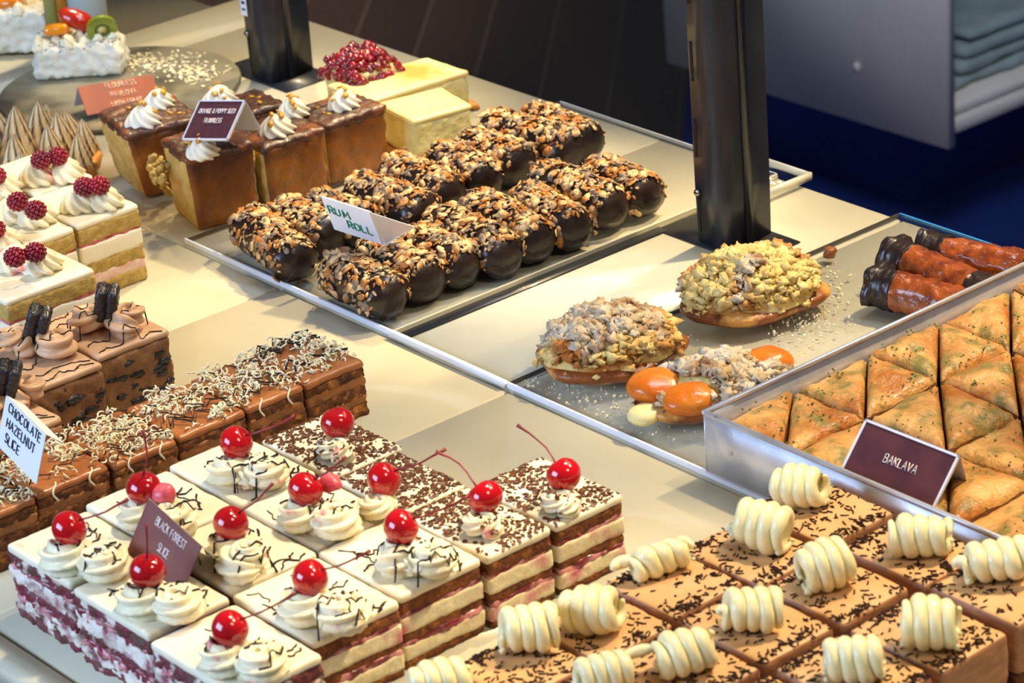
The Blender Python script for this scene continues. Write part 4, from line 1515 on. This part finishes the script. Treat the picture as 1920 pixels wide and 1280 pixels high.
# ---- crumble pastries
def danish(c, rx, ry, rz, H, label, seed, toppings=(), ncr=1100, sug=.5, extra=None):
    rng = random.Random(seed)
    q_ = at(*c, SZ)
    t = thing('crumble_pastry', label, 'pastry', (q_.x, q_.y, SZ), r_(rz), group='crumble topped fruit pastries')
    V, F = [], []
    nu, nv = 56, 16
    for j in range(nv + 1):
        ph = math.pi * j / nv
        for i in range(nu):
            th = 2 * math.pi * i / nu
            k = 1 + .06 * math.sin(3 * th + seed) + .04 * math.sin(5 * th + seed * 2)
            s = math.sin(ph) ** .6
            x, y = math.cos(th) * s * rx * k, math.sin(th) * s * ry * k
            z = .011 + math.cos(ph) * (.011 if ph > 1.57 else .007)
            V.append((x, y, max(0, z + .001 * nz((x, y, z), 80, seed))))
    for j in range(nv):
        for i in range(nu):
            p_, r2 = j * nu + i, j * nu + (i + 1) % nu
            F.append((p_, p_ + nu, r2 + nu, r2))
    MB().add(V, F).build('pastry_base', 'pastry', t)

    def surf(x, y):
        d2 = (x / (rx * .93)) ** 2 + (y / (ry * .93)) ** 2
        return .013 + (H - .013) * max(0, 1 - d2) ** .60 * (1 + .22 * nz((x, y, 0), 50, seed))
    # mound under the crumbs
    V, F = [], []
    n = 26
    for i in range(n + 1):
        for j in range(n + 1):
            a_, b2 = (i / n * 2 - 1), (j / n * 2 - 1)
            x, y = a_ * math.sqrt(1 - b2 * b2 / 2) * rx * .92, b2 * math.sqrt(1 - a_ * a_ / 2) * ry * .92
            V.append((x, y, surf(x, y) - .003))
    for i in range(n):
        for j in range(n):
            F.append((i * (n + 1) + j, (i + 1) * (n + 1) + j, (i + 1) * (n + 1) + j + 1, i * (n + 1) + j + 1))
    MB().add(V, F).build('filling', 'crumble', t)
    mbs = [MB(), MB()]
    for k in range(ncr):
        rr, th = math.sqrt(rng.random()) * (.90 if rng.random() < .93 else 1.02), rng.uniform(0, 6.28)
        x, y = math.cos(th) * rr * rx, math.sin(th) * rr * ry
        wx = q_.x + x * math.cos(r_(rz)) - y * math.sin(r_(rz))
        if any((x - tx) ** 2 + (y - ty) ** 2 < (tr_ * .9) ** 2 for tx, ty, tr_ in [(e[0], e[1], e[2]) for e in toppings]):
            continue
        s = rng.choice((.0012, .0016, .0020, .0028, .0044)) * rng.uniform(.8, 1.2)
        m_ = 1 if (nz((x, y, 0), 25, seed + 3) + (x * .5 - y) * 8 < (sug - .5)) else 0
        V_, F_ = blob((0, 0, 0), s, k, 1.3)
        sq_ = (rng.uniform(.7, 1.4), rng.uniform(.7, 1.4), rng.uniform(.6, 1))
        mbs[m_].add([(v.x * sq_[0] + x, v.y * sq_[1] + y, v.z * sq_[2] + surf(x, y) + s * .1) for v in V_], F_)
    mbs[0].build('crumble', 'crumble', t, kind='stuff')
    if mbs[1].v:
        mbs[1].build('sugared_crumble', 'sugar', t, kind='stuff')
    for j, (x, y, r2, z, m_) in enumerate(toppings):
        V, F = ball((0, 0, 0), r2, 22, 14, (1.12, .98, .58), .0018, 70, j)
        MB().add(V, F).build('apricot_half' if m_ == 'apricot' else 'banana_slice', m_, t, loc=(x, y, z))
    return t


danish((1146, 688), .054, .041, 66, .044, 'crumble pastry on the left with a shiny brown rim', 1, sug=.42)
danish((1408, 580), .056, .044, 64, .046, 'crumble pastry at the back, the tallest with golden crumbs', 2, sug=.25)
danish((1345, 762), .058, .036, 62, .034, 'crumble pastry with orange apricot halves beside the baklava tin', 3,
       toppings=[(-.040, .006, .0190, .020, 'apricot'), (-.024, -.019, .0180, .019, 'apricot'), (.040, .014, .018, .020, 'apricot'), (-.055, -.014, .0110, .010, 'cheese_top')], sug=.75)
# sugar and crumbs spilt on the sheet
rng = random.Random(77)
mb = MB()
for k in range(900):
    c_ = rng.choice(((1040, 745, 70, 22), (1180, 790, 60, 28), (1010, 700, 60, 30), (1230, 640, 30, 20), (1500, 600, 45, 30), (1550, 560, 30, 40), (1440, 680, 25, 12)))
    px, py = rng.gauss(c_[0], c_[2]), rng.gauss(c_[1], c_[3])
    q = at(px, py, SZ)
    if q.y < -.048 or q.x < .064 or q.x > .262 or q.y > .33:
        continue
    mb.add(*blob((q.x, q.y, SZ + .0003), rng.choice((.0004, .0005, .0007, .0011)), k, .5))
cc = Vector((.15, .03, 0))
mb.v = [tuple(Vector(p_) - cc) for p_ in mb.v]
tag(mb.build('sugar_crumbs', 'crumb_white', None, loc=cc), 'white sugar and crumbs spilt around the crumble pastries', 'crumbs', kind='stuff')
q = at(1556, 482, SZ)
tag(MB().add(*blob((0, 0, .004), .0052, 3, .6)).build('pastry_crumb', 'pastry', None, loc=q), 'single brown crumb lying beyond the tallest crumble pastry', 'crumb')

# ---- brandy snaps
def snap(a, b_, label, seed, z=0):
    rng = random.Random(seed)
    R = .0150
    zc = SZ + R + z
    p, q_ = at(*a, zc), at(*b_, zc)
    d = q_ - p
    d.z = 0
    L_ = .098
    ang = math.atan2(d.y, d.x)
    t = thing('brandy_snap', label, 'pastry', (p.x, p.y, zc), ang, group='brandy snaps with chocolate dipped ends')

    def shell(x0, x1, r1, m, amp, nm, sd, cap=False):
        V, F = [], []
        nu, nv = 34, 26
        for s in (0, 1):
            for j in range(nv + 1):
                f = j / nv
                x = x0 + (x1 - x0) * f
                for i in range(nu):
                    th = 2 * math.pi * i / nu
                    rr = (r1 if not s else r1 - .003) * (1 + amp * nz((x, math.cos(th) * .02, math.sin(th) * .02), 110, sd) + amp * .8 * nz((x, math.cos(th) * .02, math.sin(th) * .02), 260, sd))
                    if cap and f < .25:
                        rr *= 1.12 + .10 * math.sin(5 * th + sd)
                    V.append((x, math.cos(th) * rr, max(-R - z * 0, math.sin(th) * rr)))
        o_ = (nv + 1) * nu
        for j in range(nv):
            for i in range(nu):
                p_, r2 = j * nu + i, j * nu + (i + 1) % nu
                F.append((p_, r2, r2 + nu, p_ + nu))
                F.append((p_ + o_, p_ + nu + o_, r2 + nu + o_, r2 + o_))
        for i in range(nu):
            r2 = (i + 1) % nu
            F.append((i, i + o_, r2 + o_, r2))
            F.append((nv * nu + i, nv * nu + r2, nv * nu + r2 + o_, nv * nu + i + o_))
        MB().add(V, F).build(nm, m, t)
    shell(.016, L_ - .012, R, 'snap', .10, 'lace_biscuit', seed)
    shell(-.004, .018, R * 1.04, 'dark_choc', .08, 'chocolate_end', seed + 2, True)
    shell(L_ - .014, L_ + .002, R * 1.03, 'dark_choc', .05, 'chocolate_end', seed + 4)


snap((1648, 536), (1760, 566), 'brandy snap in front of the other two, right by the tin wall', 1)
snap((1680, 484), (1790, 530), 'brandy snap in the middle with the tall dark tip', 2, .004)
snap((1738, 472), (1870, 498), 'brandy snap at the back near the blue sheet edge', 3)

# ---- baklava tin
x0, x1, y0, y1, H = .263, .665, -.0545, .338, .046
z0 = SZ + .0
t = thing('baking_tin', 'rectangular aluminium baking tin full of baklava', 'tin', ((x0 + x1) / 2, (y0 + y1) / 2, z0))
hx, hy = (x1 - x0) / 2, (y1 - y0) / 2
e = .0016
MB().add(*box(-hx, hx, -hy, hy, 0, .0014)).build('tin_base', 'tin', t, False)
for q_ in ((-hx, hx, -hy - .0, -hy + e), (-hx, hx, hy - e, hy), (-hx, -hx + e, -hy, hy), (hx - e, hx, -hy, hy)):
    V, F, _ = rbox((q_[0], q_[1], q_[2], q_[3], .001, H - .003), .0006, .03)
    w_ = MB().add(V, F).build('tin_wall', 'tin', t)
    o_ = .0008
    MB().add(*bevbox(q_[0] - o_, q_[1] + o_, q_[2] - o_, q_[3] + o_, H - .0036, H, .001)).build('rolled_rim', 'tin', w_)

XL = [.2665, .332, .404, .475, .546, .617, .661]
YL = [-.0515, .026, .096, .168, .243, .318]


def baklava_piece(tri, label, seed):
    rng = random.Random(seed)
    ctr = sum((Vector((p_[0], p_[1], 0)) for p_ in tri), Vector()) / 3
    P = [Vector((p_[0], p_[1], 0)) - ctr for p_ in tri]
    area = (P[1] - P[0]).cross(P[2] - P[0]).z
    if area < 0:
        P = [P[0], P[2], P[1]]
    zt = .033 + rng.uniform(-.001, .0015)
    t = thing('baklava_piece', label, 'pastry', (ctr.x, ctr.y, z0 + .0016), rng.uniform(-.015, .015), group='baklava triangles in the tin')
    n = 22
    idx = {}
    V, F, MI = [], [], []
    cen = sum(P, Vector()) / 3
    for i in range(n + 1):
        for j in range(n + 1 - i):
            k = n - i - j
            a_, b2, c2 = i / n, j / n, k / n
            p_ = P[0] * a_ + P[1] * b2 + P[2] * c2
            e_ = min(a_, b2, c2) * 3
            shrink = 1 - .035 - .02 * (1 - min(1, e_ * 3))
            p_ = cen + (p_ - cen) * shrink
            rd = (1 - min(1, e_ * 4.5)) ** 2
            z = zt + .0035 * min(1, e_) - .0045 * rd + .0013 * nz(p_ + ctr, 70, 3) + .0007 * nz(p_ + ctr, 190, seed) + .003 * nz(p_, 30, seed) + .0010 * nz(p_, 110, seed)
            idx[(i, j)] = len(V)
            V.append((p_.x, p_.y, z))
    for i in range(n):
        for j in range(n - i):
            F.append((idx[(i, j)], idx[(i + 1, j)], idx[(i, j + 1)]))
            if j < n - i - 1:
                F.append((idx[(i + 1, j)], idx[(i + 1, j + 1)], idx[(i, j + 1)]))
    ring = [idx[(n - s, s)] for s in range(n)] + [idx[(0, n - s)] for s in range(n)] + [idx[(s, 0)] for s in range(n)]
    top_f = len(F)
    lv = 7
    prev = ring
    rings = []
    for l in range(1, lv + 1):
        cur = []
        for r2 in ring:
            x, y, z = V[r2]
            f = l / lv
            jit = .0009 * (1 if l % 2 else -1) * (1 if l < lv else 0)
            d = (Vector((x, y, 0)) - cen).normalized()
            cur.append(len(V))
            V.append((x + d.x * jit, y + d.y * jit, z * (1 - f)))
        for a_ in range(len(ring)):
            b2 = (a_ + 1) % len(ring)
            F.append((prev[a_], prev[b2], cur[b2], cur[a_])[::-1])
        prev = cur
    if True:
        MI = [0] * top_f + [1] * (len(F) - top_f)
    F.append(tuple(prev[::-1]))
    MI.append(1)
    MB().add(V, F, MI).build('filo_layers', ['baklava', 'bak_side'], t)
    nm = MB()
    for k in range(34):
        a_, b2 = rng.random(), rng.random()
        if a_ + b2 > 1:
            a_, b2 = 1 - a_, 1 - b2
        p_ = P[0] * a_ + P[1] * b2 + P[2] * (1 - a_ - b2)
        p_ = cen + (p_ - cen) * .9
        if nz(p_, 40, seed + 9) < -.05:
            continue
        nm.add(*blob((p_.x, p_.y, zt + .0015 + .0008), rng.uniform(.0004, .0009), k, .6))
    if nm.v:
        nm.build('pistachio_crumbs', 'nuts', t, kind='stuff')
    return t


colw = ['beside the long tin wall', 'one column in from the long wall', 'two columns in from the long wall', 'three columns in from the long wall', 'four columns in', 'five columns in']
roww = ['first row', 'second row', 'third row', 'fourth row', 'fifth row']
k = 0
for i in range(6):
    for j in range(5):
        a_, b2, c2, d2 = XL[i], XL[i + 1], YL[j], YL[j + 1]
        q = at(960, 640)
        # skip what lies fully outside the frame
        wv_ = Vector(((a_ + b2) / 2, (c2 + d2) / 2, .035)) - CAM
        kx = wv_.dot(RT) / wv_.dot(FW) * FPX + 960
        if kx > 2040:
            continue
        for half, tri in (('near', [(a_, c2), (b2, c2), (a_, d2)]), ('far', [(b2, c2), (b2, d2), (a_, d2)])):
            g_ = .0007
            cc_ = (sum(p_[0] for p_ in tri) / 3, sum(p_[1] for p_ in tri) / 3)
            k += 1
            baklava_piece(tri, '%s baklava triangle, %s, %s' % ('left-pointing' if half == 'near' else 'right-pointing', roww[j], colw[i]), 700 + k)

# ---- pavlovas
q = Vector((-.696, .116, 0))
V, F = [], []
prof = [(0, .0006), (.110, .0006), (.112, .0018), (.112, .0036), (.1108, .0046), (0, .0046)]
nu = 96
for r2, z_ in prof:
    for i in range(nu):
        a = 2 * math.pi * i / nu
        V.append((math.cos(a) * r2, math.sin(a) * r2, z_))
for j in range(len(prof) - 1):
    for i in range(nu):
        p_, s_ = j * nu + i, j * nu + (i + 1) % nu
        F.append((p_, s_, s_ + nu, p_ + nu))
o = MB().add(V, F).build('cake_platter', 'disc', None, True, loc=q)
tag(o, 'round dark metal platter under the slice of pavlova', 'platter')
o.data.polygons.foreach_set('use_smooth', [False] * len(o.data.polygons))
mb = MB()
rng = random.Random(31)
for k in range(420):
    c_ = rng.choice(((300, 112, 40, 8), (345, 130, 38, 9), (372, 140, 30, 7), (270, 118, 25, 8)))
    w2 = at(rng.gauss(c_[0], c_[2]), rng.gauss(c_[1], c_[3]), .005) - q
    if w2.xy.length > .105:
        continue
    mb.add(*flake((w2.x, w2.y, .0050), (rng.uniform(-.3, .3), rng.uniform(-.3, .3), 1), rng.uniform(.0008, .0028), rng, .5, .0006, 6))
tag(mb.build('meringue_crumbs', 'crumb_white', None, False, loc=q), 'pale meringue crumbs scattered on the round metal platter', 'crumbs', kind='stuff')


def pavlova_block(name, label, loc, rz, sx, sy, H, seed, taper=.12):
    t = thing(name, label, 'cake', loc, rz)

    def wp(p):
        f = p.z / H
        return Vector((p.x * (1.0 - taper * f + .05 * math.sin(f * 3)), p.y * (1 - taper * f), p.z))
    V, F, _ = rbox((-sx / 2, sx / 2, -sy / 2, sy / 2, 0, H), .008, .0022, .0034, 150, seed, warp=wp)
    mb = MB().add(V, F)
    mb.build('meringue', 'pavlova', t)
    return t, mb


al = math.atan2(RT.y, RT.x)
w2 = at(148, 150, .0046)
dv = Vector((-RT.y, RT.x, 0)).normalized()
loc = w2 + dv * .027
t, pm_ = pavlova_block('pavlova_slice', 'slice of white pavlova topped with mango, strawberry and kiwi on the metal platter', (loc.x, loc.y, .0048), al, .085, .050, .031, 4)
rng = random.Random(8)
cm = MB()
for k in range(26):
    x, y = rng.uniform(-.037, .037), rng.uniform(-.020, .020)
    cm.add(*star_swirl(x, y, .027, rng.uniform(.006, .009), rng.uniform(.009, .014), 6, .2, 1, 24, 6, k))
cm.build('cream_dollops', 'cream', t)
tr = bvh(cm, pm_)
fl = MB()
for k in range(120):
    x, y = rng.uniform(-.036, .036), rng.uniform(-.022, .022)
    hp, hn = drop(tr, x, y, 1, .03)
    an = rng.uniform(0, 3.14)
    dd = Vector((math.cos(an), math.sin(an), rng.uniform(-.4, .4))) * rng.uniform(.001, .003)
    fl.add(*tube([hp - dd, hp + dd], .0004, 4))
fl.build('chocolate_shavings', 'sprinkle', t, kind='stuff')
V, F, _ = rbox((-.012, .012, -.007, .007, -.005, .005), .004, .003, .001, 80, 1)
MB().add(V, F).build('mango_piece', 'mango', t, loc=(-.018, -.004, .043))
T = Matrix.Rotation(.5, 4, 'Y') @ Matrix.Rotation(.3, 4, 'X')
V, F = ball((0, 0, 0), .015, 20, 14, (1.25, .7, .6), .001, 60, 2)
MB().add(V, F, 0, T).build('strawberry_half', 'strawberry', t, loc=(.001, .004, .048))
V, F = tube([(0, -.002, 0), (0, .002, 0)], [.0145, .0145], 26)
T2 = Matrix.Rotation(.35, 4, 'X') @ Matrix.Rotation(.2, 4, 'Z')
kw = MB().add(V, F, 0, T2).build('kiwi_slice', 'kiwi', t, False, loc=(.024, -.006, .041))
sd_ = MB()
for k in range(16):
    a = 2 * math.pi * k / 16
    for s in (-1, 1):
        sd_.add([T2 @ (p_ + Vector((math.cos(a) * .006, .0022 * s, math.sin(a) * .006))) for p_ in blob((0, 0, 0), .0008, k)[0]], ICO_F)
sd_.build('kiwi_seeds', 'seed', kw)
V, F = tube([(0, -.0024, 0), (0, .0024, 0)], [.0035, .0035], 16)
MB().add(V, F, 0, T2).build('kiwi_core', 'cheese', kw)

# whole pavlova at the far left
w2 = at(-20, 108, 0)
loc = w2 + dv * .05
t, pm_ = pavlova_block('whole_pavlova', 'tall cream cake with orange custard and strawberry at the far left corner', (loc.x, loc.y, .0008), al, .125, .10, .042, 9, .05)
cm = MB()
for k in range(60):
    x, y = rng.uniform(-.056, .056), rng.uniform(-.045, .045)
    if abs(x) < .035 and abs(y) < .022 and x < .02:
        continue
    cm.add(*star_swirl(x, y, .037, rng.uniform(.007, .010), rng.uniform(.010, .016), 6, .2, 1, 24, 6, k))
cm.build('cream_dollops', 'cream', t)
V, F, _ = rbox((-.05, .036, -.032, .034, -.006, .006), .005, .004, .002, 50, 2)
MB().add(V, F).build('custard_topping', 'jelly', t, loc=(0, -.008, .047))
V, F = ball((0, 0, 0), .018, 20, 14, (1.3, .8, .6), .001, 60, 2)
MB().add(V, F).build('strawberry_half', 'strawberry', t, loc=(.004, .010, .058))

# uprights behind the pavlovas
def upr(name, px0, px1, py, hgt, m, label, cat, dep=.012):
    a_ = at(px0, py, 0)
    b2 = at(px1, py, 0)
    c_ = (a_ + b2) / 2
    wd_ = (b2 - a_).length
    V, F, _ = rbox((-wd_ / 2, wd_ / 2, -dep / 2, dep / 2, 0, hgt), .0012, .05)
    o_ = MB().add(V, F).build(name, m)
    o_.location = (c_.x, c_.y, -.0)
    o_.rotation_euler = (0, 0, al)
    tag(o_, label, cat)
    return o_


upr('olive_upright', 96, 117, 96, .5, 'olive_post', 'olive green upright edge between the far left cake and the amber post', 'upright')
upr('amber_upright', 118, 139, 94, .5, 'wood_post', 'amber brown upright post behind the slice of pavlova', 'upright')
upr('pale_panel', 140, 208, 90, .5, 'pale_panel', 'pale grey upright panel behind the slice of pavlova', 'panel')

# ------------------------------------------------------------------ price cards
price_card('brown printed card reading BLACK FOREST SLICE stuck among the cherry slices', ((282, 935), (392, 1014), (345, 1122), (236, 1037)), .056, .056, 'sign_brown',
           ['BLACK FOREST', 'SLICE'], 'ink_white', .0052, .0125, leafmat='icing', off=(.001, .006), leaflen=1.0, wide=.62, pen=.0004)
price_card('plum printed BAKLAVA card in a clear holder standing on the baklava', ((1626, 786), (1784, 850), (1735, 949), (1575, 883)), .045, .070, 'sign_plum',
           ['BAKLAVA'], 'ink_white', .0056, .01, rim=.0016, leafmat='clear_rim', off=(.001, 0), wide=.72, pen=.00035, leaflen=.95)
price_card('plum printed ORANGE & POPPY SEED card in a clear holder', ((375, 190), (463, 191), (437, 272), (341, 262)), .078, .050, 'sign_plum',
           ['ORANGE & POPPY SEED', 'FLOURLESS'], 'ink_white', .0042, .0090, rim=.0012, leafmat='clear_rim', off=(.0, .004), wide=.64, pen=.0003, leaflen=.8)
price_card('rust orange printed FLOURLESS PAVLOVA card on the metal platter', ((140, 161), (274, 131), (292, 184), (164, 216)), .010, .074, 'sign_orange',
           ['FLOURLESS', 'PAVLOVA', 'WITH FRUIT'], 'ink_cream', .0050, .0092, leafmat='card_white', off=(.004, .001), wide=.85, pen=.00035, near=-1, leaflen=.8)
price_card('white handwritten card reading CHOCOLATE HAZELNUT SLICE', ((9, 742), (95, 813), (68, 908), (-18, 837)), .047, .046, 'card_white',
           ['CHOCOLATE', 'HAZELNUT', 'SLICE'], 'ink_black', .0068, .0115, wob=.05, pen=.00042, offs=[.001, -.001, -.008], wide=.72, anchor='BR', off=(.000, .003), leaflen=.5)
price_card('white folded card with RUM ROLL handwritten in green on the almond rolls', ((606, 370), (697, 402), (719, 459), (627, 430)), .044, .046, 'card_white',
           ['RUM', 'ROLL'], 'ink_green', .0080, .0112, wob=.08, pen=.0006, offs=[-.010, .006], wide=.95, leaflen=.1)
# the folded-back half of that card
cd = [o for o in bpy.data.objects if o.name.startswith('price_card') and 'RUM ROLL' in o['label']][0]
tl, tr_, br, bl = card3d((606, 370), (697, 402), (719, 459), (627, 430), .044, .046)
kk = (tr_ - CAM).dot(FW) / FPX
ex = tr_ + RT * (84 * kk) - UP * (25 * kk) + FW * .030
V, F = slab(tr_ - bl, ex - bl, br - bl + RT * .003, br - bl, .0007)
MB().add(V, F).build('folded_half', 'card_white', cd, False)
